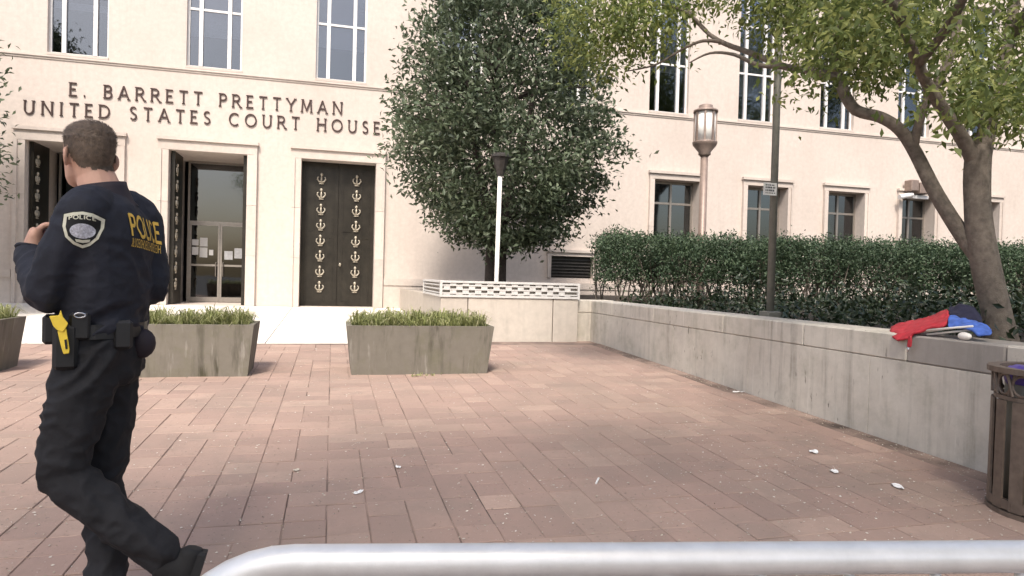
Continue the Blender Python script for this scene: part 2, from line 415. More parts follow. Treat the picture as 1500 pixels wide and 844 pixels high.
for x0, x1, z0, z1, d in ops:
    b.quad((x0,FY,z0),(x0,FY+d,z0),(x0,FY+d,z1),(x0,FY,z1)); b.quad((x1,FY,z0),(x1,FY,z1),(x1,FY+d,z1),(x1,FY+d,z0))
    b.quad((x0,FY,z1),(x0,FY+d,z1),(x1,FY+d,z1),(x1,FY,z1)); b.quad((x0,FY,z0),(x1,FY,z0),(x1,FY+d,z0),(x0,FY+d,z0))
b.quad((BX0,FY,-.38),(BX0,FY,HT),(BX0,FY+16,HT),(BX0,FY+16,-.38)); b.quad((BX1,FY,-.38),(BX1,FY+16,-.38),(BX1,FY+16,HT),(BX1,FY,HT))
b.quad((BX0,FY+16,-.38),(BX0,FY+16,HT),(BX1,FY+16,HT),(BX1,FY+16,-.38)); b.quad((BX0,FY,HT),(BX1,FY,HT),(BX1,FY+16,HT),(BX0,FY+16,HT))
fw = b.build('facade_wall', 'lime', ch)
# rooms behind the glass
rm = MB(); rm.box(BX0+.1, BX1-.1, FY+4.5, FY+4.6, -.3, HT-.1); rm.box(BX0+.1, BX1-.1, FY+1.8, FY+4.49, 4.9, 5.0); rm.box(BX0+.1, BX1-.1, FY+1.8, FY+4.49, SILL-.1, SILL+.0)
for x in np.arange(BX0+1.4, BX1-1, 2.82): rm.box(x-.05, x+.05, FY+2.0, FY+4.48, 5.02, HT-.2)
rm.build('interior', 'room', ch)
# string course and plinth
b = MB(); b.box(BX0, BX1, FY-.045, FY-.001, 5.885, 5.93); b.box(BX0, BX1, FY-.02, FY-.002, 5.84, 5.884); b.build('string_course', 'lime2', ch)
b = MB(); b.box(BX0+.1, BX1-.1, FY-.35, FY-.001, HT-.8, HT+.05); b.build('cornice', 'lime2', ch)
for x0, x1 in ((BX0, DOORS[0][0]-.24), (DOORS[2][1]+.24, 44)):
    b = MB(); b.box(x0, x1, FY-.06, FY-.001, -.3, 1.02); b.box(x0, x1, FY-.085, FY-.002, 1.021, 1.19); b.build('plinth', 'lime2', ch)
# surrounds built of blocks
def surround(name, x0, x1, z0, z1, wd, pr, parent, blocks):
    root = MB().box(x0-wd-.03, x1+wd+.03, FY-pr-.05, FY-.001, z1+wd+.002, z1+wd+.075).build(name, 'lime2', parent)
    zz = [z0+(z1-z0)*k/blocks for k in range(blocks)]+[z1]
    for k in range(blocks):
        for a, c in ((x0-wd, x0), (x1, x1+wd)):
            bb = MB(); bb.box(a, c, FY-pr, FY-.001, zz[k]+.003, zz[k+1]-.003)
            oa, ob = (a-.0, a+wd*.35) if a < x0 else (c-wd*.35, c)
            bb.box(oa, ob, FY-pr-.03, FY-pr-.0005, zz[k]+.003, zz[k+1]-.003)
            bb.build('jamb_block', 'lime2', root)
    MB().box(x0-wd, x1+wd, FY-pr, FY-.002, z1+.003, z1+wd).build('lintel', 'lime2', root)
    return root
for x0, x1 in DOORS: surround('door_surround', x0, x1, SILL, DZ, .22, .07, ch, 3)
for x0, x1 in LOW:
    s_ = surround('window_surround', x0, x1, LZ0, LZ1, .15, .06, ch, 2)
    MB().box(x0-.2, x1+.2, FY-.12, FY-.003, LZ0-.12, LZ0-.003).build('sill', 'lime2', s_)
surround('vent_surround', 5.62, 6.82, 1.32, 1.9, .1, .05, ch, 1)
v = MB().box(5.63, 6.81, FY+.12, FY+.16, 1.33, 1.89).build('vent_panel', 'bronze', ch)
for k in range(6): MB().box(5.65, 6.79, FY+.06, FY+.115, 1.37+k*.085, 1.40+k*.085).build('louvre', 'darkmetal', v)

def upper_window(c, k):
    x0, x1 = c-UW/2, c+UW/2; y = FY+.14
    f = MB()
    f.box(x0, x0+.05, y-.03, y+.05, UZ0, UZ1); f.box(x1-.05, x1, y-.03, y+.05, UZ0, UZ1); f.box(x0+.051, x1-.051, y-.03, y+.05, UZ0, UZ0+.05); f.box(x0+.051, x1-.051, y-.03, y+.05, UZ1-.05, UZ1)
    win = f.build('window', 'white', ch)
    mx = [x0+.29, x1-.29]; tz = [7.36, 8.72]
    for q in mx: MB().box(q-.042, q+.042, y-.045, y+.055, UZ0+.051, UZ1-.051).build('mullion', 'white', win)
    cols = [(x0+.05, mx[0]-.043), (mx[0]+.043, mx[1]-.043), (mx[1]+.043, x1-.05)]
    for zt in tz:
        for a, e in cols: MB().box(a, e, y-.02, y+.045, zt-.026, zt+.026).build('transom', 'white', win)
    rows = [(UZ0+.05, tz[0]-.027), (tz[0]+.027, tz[1]-.027), (tz[1]+.027, UZ1-.05)]
    for a, e in cols:
        for z0, z1 in rows: MB().box(a, e, y+.006, y+.014, z0, z1).build('pane', 'glass', win)
    MB().box(x0-.01, x1+.01, FY-.045, y-.031, UZ0-.055, UZ0-.002).build('sill', 'lime2', win)
    zb = {2: 7.05, 3: 6.78, 4: 6.82}.get(k, 6.6+.9*random.random())
    for a, e in cols: MB().box(a-.02, e+.02, y+.11, y+.118, zb+random.uniform(-.02,.02), UZ1-.06 if k != 2 else 7.22).build('blind', 'blind', win)
for k, c in enumerate(UPW): upper_window(c, k)
def lower_window(x0, x1):
    y = FY+.36; f = MB()
    f.box(x0+.002, x0+.06, y-.03, y+.05, LZ0, LZ1-.002); f.box(x1-.06, x1-.002, y-.03, y+.05, LZ0, LZ1-.002); f.box(x0+.061, x1-.061, y-.03, y+.05, LZ1-.07, LZ1-.002); f.box(x0+.061, x1-.061, y-.03, y+.05, LZ0+.002, LZ0+.06)
    win = f.build('window', 'alu', ch); c = (x0+x1)/2
    MB().box(c-.03, c+.03, y-.04, y+.04, LZ0+.061, LZ1-.071).build('mullion', 'alu', win)
    zt = LZ1-.62
    for a, e in ((x0+.061, c-.031), (c+.031, x1-.061)):
        MB().box(a, e, y-.03, y+.035, zt-.03, zt+.03).build('transom', 'alu', win)
        MB().box(a, e, y+.004, y+.012, LZ0+.061, zt-.031).build('pane', 'glassg', win); MB().box(a, e, y+.004, y+.012, zt+.031, LZ1-.071).build('pane', 'glassg', win)
        MB().box(a, e, y+.09, y+.1, LZ0, zt+.2).build('blind', simple_blind, win)
simple_blind = simple('grey_green_blind', (.16,.20,.17), .8, var=.1)
for a, e in LOW: lower_window(a, e)

# ornaments on the bronze leaves (a small palmette)
def palmette():
    b = MB(); 
    b.tube([(0,0,-.10),(0,0,.08)], [.022,.016], 6); b.ell((0,-.005,.10), .032, .03, .04, seg=8, rng_=5)
    for s in (-1, 1):
        b.tube([(0,-.002,-.07),(s*.05,-.002,-.06),(s*.085,-.002,-.01),(s*.075,-.002,.04),(s*.05,-.002,.045)], [.02,.018,.016,.013,.008], 6)
    b.tube([(-.05,-.002,-.105),(.05,-.002,-.105)], [.014,.014], 6)
    return b.build('ornament', 'brass', None, smooth=True)

pal = palmette(); pal.data.transform(Matrix.Diagonal((1.15,1,1.1,1))); first = [True]
def ornament(loc, parent, rz=0):
    o = pal if first[0] else pal.copy()
    if not first[0]: C.objects.link(o)
    first[0] = False
    o.location = loc; o.rotation_euler = (0,0,rz); o.name = 'ornament'; place(o, parent)
def leaf_x(x0, x1, y, z0, z1):
    """closed bronze leaf in the facade plane"""
    l = MB().box(x0, x1, y, y+.07, z0, z1).build('bronze_door', 'bronze', ch)
    cx = (x0+x1)/2; wd = (x1-x0)
    for za, zb in ((z0+.12, z0+1.72), (z0+1.86, z1-.14)):
        b = MB(); e = .03
        for p in (.10, .30, wd-.32, wd-.12):
            b.box(x0+p, x0+p+.018, y-.012, y-.0005, za, zb)
        b.box(x0+.1185, x0+.2995, y-.011, y-.0006, za, za+.02); b.box(x0+wd-.3015, x0+wd-.1205, y-.011, y-.0006, zb-.02, zb)
        b.build('panel_moulding', 'bronze', l)
    return l
x0, x1 = DOORS[2]; mid = (x0+x1)/2; yd = FY+.34
for a, c, ox in ((x0+.004, mid-.004, -.30), (mid+.004, x1-.004, .555)):
    l = leaf_x(a, c, yd, SILL+.01, DZ-.005)
    for k in range(8): ornament((ox, yd-.022, .93+k*.383), l)
MB().ell((mid+.07, yd-.04, 1.5), .03, .03, .05).build('door_handle', 'brass', l, True)
def entrance(x0, x1):
    # bronze leaf folded back against each side of the passage
    for s, xa in ((1, x0+.03), (-1, x1-.10)):
        l = MB().box(xa, xa+.07, FY+.12, FY+.98, SILL+.01, DZ-.005).build('bronze_door', 'bronze', ch)
        for k in range(8 if s > 0 else 0): ornament((xa+.085 if s > 0 else xa-.022, FY+.30, .93+k*.383), l, R(90) if s > 0 else R(-90))
    y = FY+1.5; fx0, fx1 = x0+.13, x1-.02; c = (fx0+fx1)/2; zt = 2.46
    fr = MB(); fr.box(fx0, fx0+.05, y-.03, y+.03, SILL, DZ-.003); fr.box(fx1-.05, fx1, y-.03, y+.03, SILL, DZ-.003); fr.box(fx0+.051, fx1-.051, y-.03, y+.03, zt, zt+.06); fr.box(fx0+.051, fx1-.051, y-.03, y+.03, DZ-.06, DZ-.003)
    fo = fr.build('entrance_frame', 'alu', ch)
    MB().box(fx0+.051, fx1-.051, y, y+.01, zt+.061, DZ-.061).build('pane', 'glassd', fo)
    for k, (a, e) in enumerate(((fx0+.052, c-.004), (c+.004, fx1-.052))):
        d = MB(); d.box(a, a+.045, y-.025, y+.025, SILL+.02, zt-.003); d.box(e-.045, e, y-.025, y+.025, SILL+.02, zt-.003)
        d.box(a+.046, e-.046, y-.025, y+.025, SILL+.02, SILL+.14); d.box(a+.046, e-.046, y-.025, y+.025, zt-.05, zt-.003); d.box(a+.046, e-.046, y-.028, y+.028, 1.38, 1.43)
        do = d.build('glass_door', 'alu', ch)
        MB().box(a+.046, e-.046, y-.004, y+.004, SILL+.141, 1.379).build('pane', 'glassd', do); MB().box(a+.046, e-.046, y-.004, y+.004, 1.431, zt-.051).build('pane', 'glassd', do)
        hx = e-.08 if k == 0 else a+.08
        MB().tube([(hx,y-.03,1.12),(hx,y-.09,1.14),(hx,y-.09,1.46),(hx,y-.03,1.48)], .014, 6).build('door_handle', 'alu', do)
        if k == 0:
            for px_, pz_, pw_, ph_ in ((.06,1.66,.15,.2),(.06,1.90,.15,.15),(.24,1.60,.18,.25),(.24,1.88,.18,.22),(.46,1.66,.1,.14)):
                MB().box(a+px_, a+px_+pw_, y-.011, y-.006, pz_, pz_+ph_).build('paper_notice', 'paper_dim', do)
        else:
            for px_, pz_, pw_, ph_ in ((.10,1.56,.2,.22),(.34,1.60,.22,.26)):
                MB().box(a+px_, a+px_+pw_, y-.011, y-.006, pz_, pz_+ph_).build('paper_notice', simple('tinted_notice', (.35,.35,.36), .6), do)
    MB().box(x0+.01, x1-.01, FY+.01, FY+1.74, SILL-.05, SILL+.006).build('threshold', 'lime2', fo)
entrance(*DOORS[0]); entrance(*DOORS[1])
MB().box(DOORS[2][0]+.01, DOORS[2][1]-.01, FY+.01, FY+.33, SILL-.05, SILL+.006).build('threshold', 'lime2', ch)

# ------------------------------------------------------------------ lettering
def arc(cx, cy, rx, ry, a0, a1, n=10): return [(cx+rx*math.cos(R(a0+(a1-a0)*i/n)), cy+ry*math.sin(R(a0+(a1-a0)*i/n))) for i in range(n+1)]
GL = {  # width, thick strokes
 'E': (.56, [[(.07,0),(.07,1)], [(.07,.955),(.52,.955)], [(.07,.52),(.44,.52)], [(.07,.045),(.55,.045)]]),
 'B': (.62, [[(.07,0),(.07,1)], [(.07,.955)]+arc(.32,.745,.21,.21,90,-90)+[(.07,.535)], [(.3,.535)]+arc(.34,.29,.24,.245,90,-90)+[(.07,.045)]]),
 'A': (.86, [[(.06,0),(.42,1)], [(.42,1),(.80,0)], [(.2,.34),(.66,.34)]]),
 'R': (.72, [[(.07,0),(.07,1)], [(.07,.955)]+arc(.34,.725,.23,.23,90,-90)+[(.07,.495)], [(.32,.49),(.70,0)]]),
 'T': (.70, [[(.35,0),(.35,1)], [(.02,.955),(.68,.955)]]),
 'P': (.60, [[(.07,0),(.07,1)], [(.07,.955)]+arc(.32,.715,.23,.24,90,-90)+[(.07,.475)]]),
 'Y': (.78, [[(.04,1),(.39,.48)], [(.74,1),(.39,.48)], [(.39,.5),(.39,0)]]),
 'M': (.98, [[(.09,0),(.15,1)], [(.15,1),(.49,.12)], [(.49,.12),(.83,1)], [(.83,1),(.90,0)]]),
 'N': (.86, [[(.09,0),(.09,1)], [(.09,1),(.77,0)], [(.77,0),(.77,1)]]),
 'U': (.80, [[(.10,1),(.10,.35)]+arc(.40,.33,.30,.30,180,360)+[(.70,.35),(.70,1)]]),
 'I': (.22, [[(.11,0),(.11,1)]]),
 'D': (.82, [[(.07,0),(.07,1)], [(.07,.955),(.3,.955)]+arc(.32,.5,.43,.455,90,-90,14)+[(.07,.045)]]),
 'S': (.58, [arc(.29,.74,.21,.22,40,180,8)+[(.12,.62),(.46,.40)]+arc(.28,.26,.22,.22,10,-150,8)]),
 'C': (.84, [arc(.47,.5,.42,.46,48,312,18)]),
 'O': (.96, [arc(.48,.5,.43,.46,0,360,22)]),
 'H': (.82, [[(.09,0),(.09,1)], [(.73,0),(.73,1)], [(.09,.52),(.73,.52)]]),
 'L': (.52, [[(.07,1),(.07,0)], [(.07,.045),(.5,.045)]]),
 '.': (.18, [[(.05,.06),(.14,.06)]]),
}
for k_ in GL: GL[k_] = (GL[k_][0]*.9, [[(x*.9, y) for x, y in p] for p in GL[k_][1]])
SER = {'E':[(.07,0),(.07,1)],'B':[(.07,0),(.07,1)],'A':[(.06,0),(.80,0)],'R':[(.07,0),(.07,1),(.70,0)],'T':[(.35,0)],'P':[(.07,0),(.07,1)],'Y':[(.04,1),(.74,1),(.39,0)],'M':[(.09,0),(.15,1),(.83,1),(.90,0)],
       'N':[(.09,0),(.09,1),(.77,1)],'U':[(.10,1),(.70,1)],'I':[(.11,0),(.11,1)],'D':[(.07,0),(.07,1)],'H':[(.09,0),(.09,1),(.73,0),(.73,1)],'L':[(.07,1),(.07,0)]}
def strip(poly, th):
    """left/right outline of a thick polyline in 2-D"""
    p = [Vector((a, b)) for a, b in poly]; L = []; Rr = []; n = len(p)
    closed = n > 4 and (p[0]-p[-1]).length < 1e-4
    for i in range(n):
        a = p[i-1] if i else (p[-2] if closed else None); c = p[i+1] if i < n-1 else (p[1] if closed else None)
        d1 = (p[i]-a).normalized() if a is not None else None; d2 = (c-p[i]).normalized() if c is not None else None
        d = ((d1 or d2)+(d2 or d1)); d = d.normalized() if d.length > 1e-6 else d2
        nrm = Vector((-d.y, d.x)); k = 1.0
        if d1 and d2: k = min(1.6, 1/max(.3, nrm.dot(Vector((-d1.y, d1.x)))))
        L.append(p[i]+nrm*th/2*k); Rr.append(p[i]-nrm*th/2*k)
    return L, Rr
def glyph_prism(ch_, h, th, depth, mb, ox, oz, y, serif=True):
    st = [(s, th) for s in GL[ch_][1]]
    if ch_ == '.': st = [(GL['.'][1][0], .13)]
    if serif: st = st+[([(x-.105, .022 if z == 0 else .978), (x+.105, .022 if z == 0 else .978)], .044) for x, z in [(a*.9, b) for a, b in SER.get(ch_, [])]]
    for q, (poly, t) in enumerate(st):
        L, Rr = strip(poly, t); n = len(L); yo = y-depth-q*.0012
        r = [[(ox+L[i].x*h, yo, oz+L[i].y*h), (ox+Rr[i].x*h, yo, oz+Rr[i].y*h), (ox+Rr[i].x*h, y-.001, oz+Rr[i].y*h), (ox+L[i].x*h, y-.001, oz+L[i].y*h)] for i in range(n)]
        mb.loft(r)
def line_of_letters(text, xa, xb, za, zb, h, space):
    gap = .0; tot = sum(GL[c][0] if c != ' ' else space for c in text); nl = len(text)-1
    gap = ((xb-xa)/h-tot)/nl; x = xa
    for c in text:
        if c != ' ':
            z = za+(zb-za)*(x-xa)/(xb-xa); mb = MB(); glyph_prism(c, h, .105, .03, mb, x, z, FY)
            mb.build('letter', 'letter', ch)
            x += (GL[c][0]+gap)*h
        else: x += (space+gap)*h
line_of_letters('E. BARRETT PRETTYMAN', -5.72, .16, 5.07, 5.17, .30, .40)
line_of_letters('UNITED STATES COURT HOUSE', -6.60, 1.07, 4.60, 4.765, .30, .48)

# ------------------------------------------------------------------ retaining wall
wl = empty('retaining_wall', (4.4, 4, 0), 'long weathered stone retaining wall with flat coping beside the brick plaza', 'wall')
core = MB(); core.hexa([(4.26,-2,-.35),(4.54,-2,-.35),(4.54,10.95,-.35),(4.26,10.95,-.35),(4.26,-2,.74),(4.54,-2,.74),(4.54,10.95,.74),(4.26,10.95,.74)]); core.build('core', 'wall', wl)
jy = [-2, -.4, 1.25, 2.9, 4.5, 6.14, 7.75, 9.3, 10.58]
for a, c in zip(jy[:-1], jy[1:]): MB().box(4.205, 4.259, a+.0015, c-.0015, -.3, .739).build('panel', 'wall', wl, bevel=.003)
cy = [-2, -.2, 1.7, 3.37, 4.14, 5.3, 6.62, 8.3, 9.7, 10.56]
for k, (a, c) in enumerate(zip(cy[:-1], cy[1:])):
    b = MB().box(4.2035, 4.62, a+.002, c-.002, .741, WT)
    o = b.build('coping_stone', 'wall_shaded' if k == 3 else 'wall', wl, bevel=.012)
    if k == 3: o['label'] = 'coping stone under the folded chair, coloured darker grey for the shade on it'
MB().box(3.935, 4.204, 10.56, 10.95, -.3, .738).build('panel', 'wall', wl, bevel=.004)
MB().box(3.935, 4.62, 10.563, 10.97, .742, WT+.004).build('coping_stone', 'wall', wl, bevel=.012)

# vented box in front of the magnolia
bx = empty('vented_planter_box', (2.8, 11.4, gz(10.5)), 'pale stone raised bed with a white louvred vent curb around its top', 'planter')
BY = 10.46; BT = .965
b = MB(); b.box(1.68, 3.92, BY+.06, BY+.25, -.3, BT); b.box(1.70, 1.94, BY+.251, FY-.09, -.3, BT-.005); b.build('core', 'box', bx)
for a, c in ((1.65, 2.075), (2.09, 3.49), (3.505, 3.93)):
    MB().box(a, c, BY, BY+.058, -.2, BT-.003).build('panel', 'box', bx, bevel=.004)
for a, c in ((BY+.06, 12.6), (12.61, 14.8), (14.81, FY-.1)): MB().box(1.65, 1.698, a, c, -.2, BT-.003).build('panel', 'box', bx, bevel=.003)
gt = MB(); z0, z1 = BT+.002, 1.225
gt.box(1.63, 3.95, BY-.02, BY+.04, z0, z0+.035); gt.box(1.63, 3.95, BY-.02, BY+.10, z1-.035, z1); gt.box(1.63, 1.72, BY+.101, 12.5, z1-.035, z1); gt.box(1.63, 1.69, BY+.041, 12.5, z0, z0+.035)
for x in (1.63, 3.912): gt.box(x, x+.038, BY-.019, BY+.038, z0+.036, z1-.036)
gt.box(1.63, 1.668, 12.46, 12.499, z0+.036, z1-.036)
cv = gt.build('vent_curb', 'curb', bx)
MB().box(1.672, 3.91, BY+.045, BY+.07, z0+.036, z1-.036).build('backing', 'alu', cv); MB().box(1.672, 1.695, BY+.08, 12.45, z0+.036, z1-.036).build('backing', 'alu', cv)
for k in range(3):
    zz = z0+.05+k*.062
    MB().box(1.67, 3.908, BY-.012, BY+.018, zz, zz+.022).build('vent_bar', 'curb', cv)
    MB().box(1.638, 1.662, BY+.041, 12.455, zz, zz+.022).build('vent_bar', 'curb', cv)
for r_ in range(4):
    za = z0+.0365+(0 if r_ == 0 else .036+(r_-1)*.062); zb = z0+.0495 if r_ == 0 else (za+.0385 if r_ < 3 else z1-.0365)
    n = 11
    for k in range(n):
        xa = 1.69+(k+(.5 if r_ % 2 else 0))*.2
        if xa+.11 < 3.9 and zb > za: MB().box(xa, xa+.10, BY-.008, BY+.02, za, zb).build('vent_tab', 'curb', cv)

# ------------------------------------------------------------------ planters with grass
def planter(x0, x1, y0, label):
    d = .66; h = .545; z = gz(y0)-.004; i_ = .06
    root = empty('concrete_planter', ((x0+x1)/2, y0+d/2, z), label, 'planter', 'tapered concrete planters on the plaza')
    a = [(x0+i_,y0+.06,z),(x1-i_,y0+.06,z),(x1-i_,y0+d-.06,z),(x0+i_,y0+d-.06,z)]
    t = [(x0,y0,z+h),(x1,y0,z+h),(x1,y0+d,z+h),(x0,y0+d,z+h)]; q = .055
    ti = [(x0+q,y0+q,z+h),(x1-q,y0+q,z+h),(x1-q,y0+d-q,z+h),(x0+q,y0+d-q,z+h)]
    bi = [(x0+q+.01,y0+q+.01,z+h-.09),(x1-q-.01,y0+q+.01,z+h-.09),(x1-q-.01,y0+d-q-.01,z+h-.09),(x0+q+.01,y0+d-q-.01,z+h-.09)]
    b = MB(); b.v = a+t+ti+bi
    b.f = [(3,2,1,0)]+[(k,(k+1) % 4,4+(k+1) % 4,4+k) for k in range(4)]+[(4+k,4+(k+1) % 4,8+(k+1) % 4,8+k) for k in range(4)]+[(8+k,8+(k+1) % 4,12+(k+1) % 4,12+k) for k in range(4)]
    b.build('trough', 'planter', root)
    MB().box(x0+.066, x1-.066, y0+.066, y0+d-.066, z+h-.12, z+h-.05).build('soil', 'soil', root)
    n = 3600; bx_ = rng.uniform(x0+.07, x1-.07, n); by_ = rng.uniform(y0+.07, y0+d-.07, n)
    tuft = np.array([1.5*noise.noise(Vector((x*7, y*7, x0))) for x, y in zip(bx_, by_)])
    L = .16*(1+.7*tuft)*rng.uniform(.55, 1.25, n); a_ = rng.uniform(0, 2*math.pi, n); le = rng.uniform(.3, 1.25, n)
    dx, dy = np.cos(a_), np.sin(a_); wdt = rng.uniform(.003, .0065, n)
    base = np.stack([bx_, by_, np.full(n, z+h-.05)], 1); sd_ = np.stack([-dy, dx, np.zeros(n)], 1)*wdt[:,None]
    midp = base+np.stack([dx*L*le*.35, dy*L*le*.35, L*.75], 1); tip = base+np.stack([dx*L*le*1.0, dy*L*le*1.0, L*(1.05-.6*le)], 1)
    V = np.stack([base-sd_, base+sd_, midp-sd_*.9, midp+sd_*.9, tip], 1).reshape(-1, 3); i = (np.arange(n)*5)[:,None]
    F = np.concatenate([i+np.array([[0,1,3]]), i+np.array([[0,3,2]]), i+np.array([[2,3,4]])])
    tag(fast_mesh('grass', V, F, 'grass', root), kind='stuff')
    return root
planter(.165, 1.785, 7.41, 'tapered grass planter with a small dark hook, nearest the vented box')
planter(-2.39, -.77, 7.41, 'tapered grass planter in front of the glass doors, behind the officer')
planter(-4.79, -3.17, 7.70, 'tapered grass planter furthest from the retaining wall')
hk = atY(702, 472, 7.85)
b = MB(); b.tube([(hk.x+.03*math.cos(t)*1.6, 7.85, hk.z+.0+.045*math.sin(t)*1.3) for t in np.linspace(math.pi*1.05, -.3, 9)]+[(hk.x+.05, 7.85, hk.z-.11)], .013, 6)
tag(b.build('watering_hook', 'darkmetal', smooth=True), 'small dark curved hose hook sticking out of the planter grass', 'hose')

# ------------------------------------------------------------------ trees
def limb(pts, rads, mat, name, parent, seg=9):
    # smooth the polyline with Catmull-Rom
    P = [Vector(p) for p in pts]; out = []; rr = []
    for i in range(len(P)-1):
        p0 = P[max(0, i-1)]; p1 = P[i]; p2 = P[i+1]; p3 = P[min(len(P)-1, i+2)]
        for k in range(4):
            t = k/4; out.append(.5*((2*p1)+(-p0+p2)*t+(2*p0-5*p1+4*p2-p3)*t*t+(-p0+3*p1-3*p2+p3)*t**3)); rr.append((rads[i]*(1-t)+rads[i+1]*t)*(1+.06*noise.noise(out[-1]*4)))
    out.append(P[-1]); rr.append(rads[-1])
    return MB().tube(out, rr, seg)
def clumps(centers, per, spread, flat=.75):
    n = len(centers); o = rng.normal(size=(n*per, 3))*np.array([spread, spread, spread*flat]); c = np.repeat(centers, per, 0)
    return c+o, o
def magnolia_crown():
    cs = []
    while len(cs) < 1150:
        zz = rng.uniform(-1, 1); a = rng.uniform(0, 2*math.pi); r = rng.uniform(.12, 1.0)**.42
        prof = (1-abs(zz)**(3.2 if zz < 0 else 1.35))**.5
        p = np.array([math.cos(a)*prof, math.sin(a)*prof, zz])
        bumpy = 1+.15*noise.noise(Vector(p*2.3))+.12*noise.noise(Vector(p*6))
        wx = 2.22*(1+.10*math.cos(a)*(-zz)-(.12*(-zz) if zz < 0 else 0))
        cs.append(np.array([p[0]*wx*r*bumpy, p[1]*2.1*r*bumpy, zz*(2.45 if zz < 0 else 3.6)*bumpy]))
    cs = np.array(cs)
    pts, off = clumps(cs, 40, .18)
    # a few longer shoots sticking out of the outline
    out = norml(pts*np.array([1,1,.8]))*.7
    return pts, out
mpts, mout = magnolia_crown()
def magnolia(x, y, zb, label, src=None):
    root = empty('magnolia_tree', (x, y, zb), label, 'tree', 'evergreen magnolias by the entrance')
    if src is None:
        t = MB()
        for pts, rads in (([(-.12,0,-.1),(-.10,0,.9),(-.2,.05,1.8),(-.5,.1,3.2),(-.7,.1,4.8)], [.12,.105,.09,.07,.03]),
                          ([(.16,.05,-.1),(.15,.05,.8),(.22,.1,1.8),(.55,.0,3.2),(.8,-.1,4.9)], [.10,.09,.08,.06,.03]),
                          ([(.03,.12,-.1),(.04,.1,1.2),(.0,.2,2.6),(.05,.3,4.4),(.0,.3,5.8)], [.08,.07,.065,.05,.02])):
            q = limb([(x+a, y+b_, zb+c) for a, b_, c in pts], rads, 'bark2', 't', None); n = len(t.v); t.v += q.v; t.f += [tuple(n+i for i in f) for f in q.f]
        for k in range(26):
            a = random.uniform(0, 2*math.pi); z0 = random.uniform(1.3, 4.6); L = random.uniform(1.0, 1.9)
            q = limb([(x, y+.1, zb+z0), (x+math.cos(a)*L*.5, y+.1+math.sin(a)*L*.45, zb+z0+.35), (x+math.cos(a)*L, y+.1+math.sin(a)*L*.9, zb+z0+.45)], [.045,.03,.01], 'bark2', 't', None, 5); n = len(t.v); t.v += q.v; t.f += [tuple(n+i for i in f) for f in q.f]
        tr = t.build('trunk', 'bark2', root, smooth=True)
        cr = leaves('crown', mpts+np.array([x+.12, y, zb+3.45]), .125, .42, 'magleaf', root, updir=.25, outward=mout)
        tag(cr, kind='stuff')
    else:
        for ch_ in src.children:
            c = ch_.copy(); C.objects.link(c); c.parent = root; c.matrix_parent_inverse = Matrix.Translation(-src.location)
    return root
mg = magnolia(3.17, 13.2, .93, 'round evergreen magnolia with dark glossy leaves rising behind the vented box')
g2 = magnolia(-8.05, 13.4, gz(13.4)+.3, 'evergreen magnolia beyond the leftmost doorway, mostly out of view', mg)
g2.scale = (1, 1, 1)
b2 = empty('stone_tree_box', (-8.0, 13.4, gz(12)), 'pale stone bed around the trunk of the far magnolia', 'planter')
for a in ((-9.8,-6.6,11.9,12.1),(-9.8,-6.6,14.7,14.9),(-9.8,-9.6,12.101,14.699),(-6.8,-6.6,12.101,14.699)): MB().box(*a, .1, .72).build('panel', 'box', b2, bevel=.01)
MB().box(-9.59, -6.81, 12.11, 14.69, .1, .66).build('soil', 'soil', b2)

# street tree on the right, rooted in the bed behind the wall
TX = 5.0
base = atX(1470, 497, TX); base.z = .86
st = empty('street_tree', base, 'forked brown street tree leaning over the retaining wall, with airy yellow green leaves', 'tree')
def D(px, py, d): return atD(px, py, d)
d0 = base.x*math.sin(YAW)+base.y*math.cos(YAW)
T = MB()
def addlimb(pts, rads, seg=10):
    q = limb(pts, rads, 'bark', 't', None, seg); n = len(T.v); T.v += q.v; T.f += [tuple(n+i for i in f) for f in q.f]
s_ = d0/FPX
addlimb([base+Vector((0,0,-.1)), D(1462,470,d0), D(1446,400,d0), D(1434,330,d0), D(1431,265,d0), D(1434,215,d0)], [.135,.108,.10,.095,.092,.09])
addlimb([D(1436,235,d0), D(1448,180,d0), D(1462,130,d0+.1), D(1478,60,d0+.3), D(1490,-40,d0+.4), D(1500,-160,d0+.5)], [.075,.06,.052,.046,.038,.02])
addlimb([D(1430,240,d0), D(1405,195,d0-.05), D(1368,140,d0-.15), D(1345,95,d0-.3), D(1322,30,d0-.5), D(1300,-70,d0-.6)], [.064,.05,.043,.038,.032,.02])
addlimb([D(1440,385,d0+.02), D(1410,345,d0+.08), D(1372,285,d0+.15), D(1340,222,d0+.2), D(1318,190,d0+.2), D(1290,172,d0+.25), D(1255,162,d0+.35), D(1238,140,d0+.4), D(1226,115,d0+.5), D(1190,104,d0+.7), D(1150,98,d0+.9), D(1100,78,d0+1.2), D(1050,58,d0+1.5), D(1015,25,d0+1.7), D(985,-30,d0+1.9)],
        [.066,.06,.055,.052,.05,.048,.046,.044,.04,.034,.03,.026,.022,.016,.01])
addlimb([D(1338,218,d0+.2), D(1346,180,d0+.12), D(1362,140,d0+.05), D(1385,100,d0), D(1402,40,d0+.1), D(1420,-60,d0+.2)], [.038,.034,.034,.034,.03,.015])
addlimb([D(1228,118,d0+.5), D(1222,70,d0+.5), D(1235,10,d0+.4), D(1250,-80,d0+.3)], [.04,.03,.026,.012], 7)
addlimb([D(1150,98,d0+.9), D(1110,95,d0+1.0), D(1075,80,d0+1.1), D(1040,78,d0+1.2), D(1010,92,d0+1.3)], [.025,.02,.016,.012,.006], 6)
addlimb([D(1060,62,d0+1.45), D(1030,60,d0+1.5), D(1000,72,d0+1.6), D(960,95,d0+1.7), D(915,105,d0+1.9)], [.02,.016,.013,.01,.005], 6)
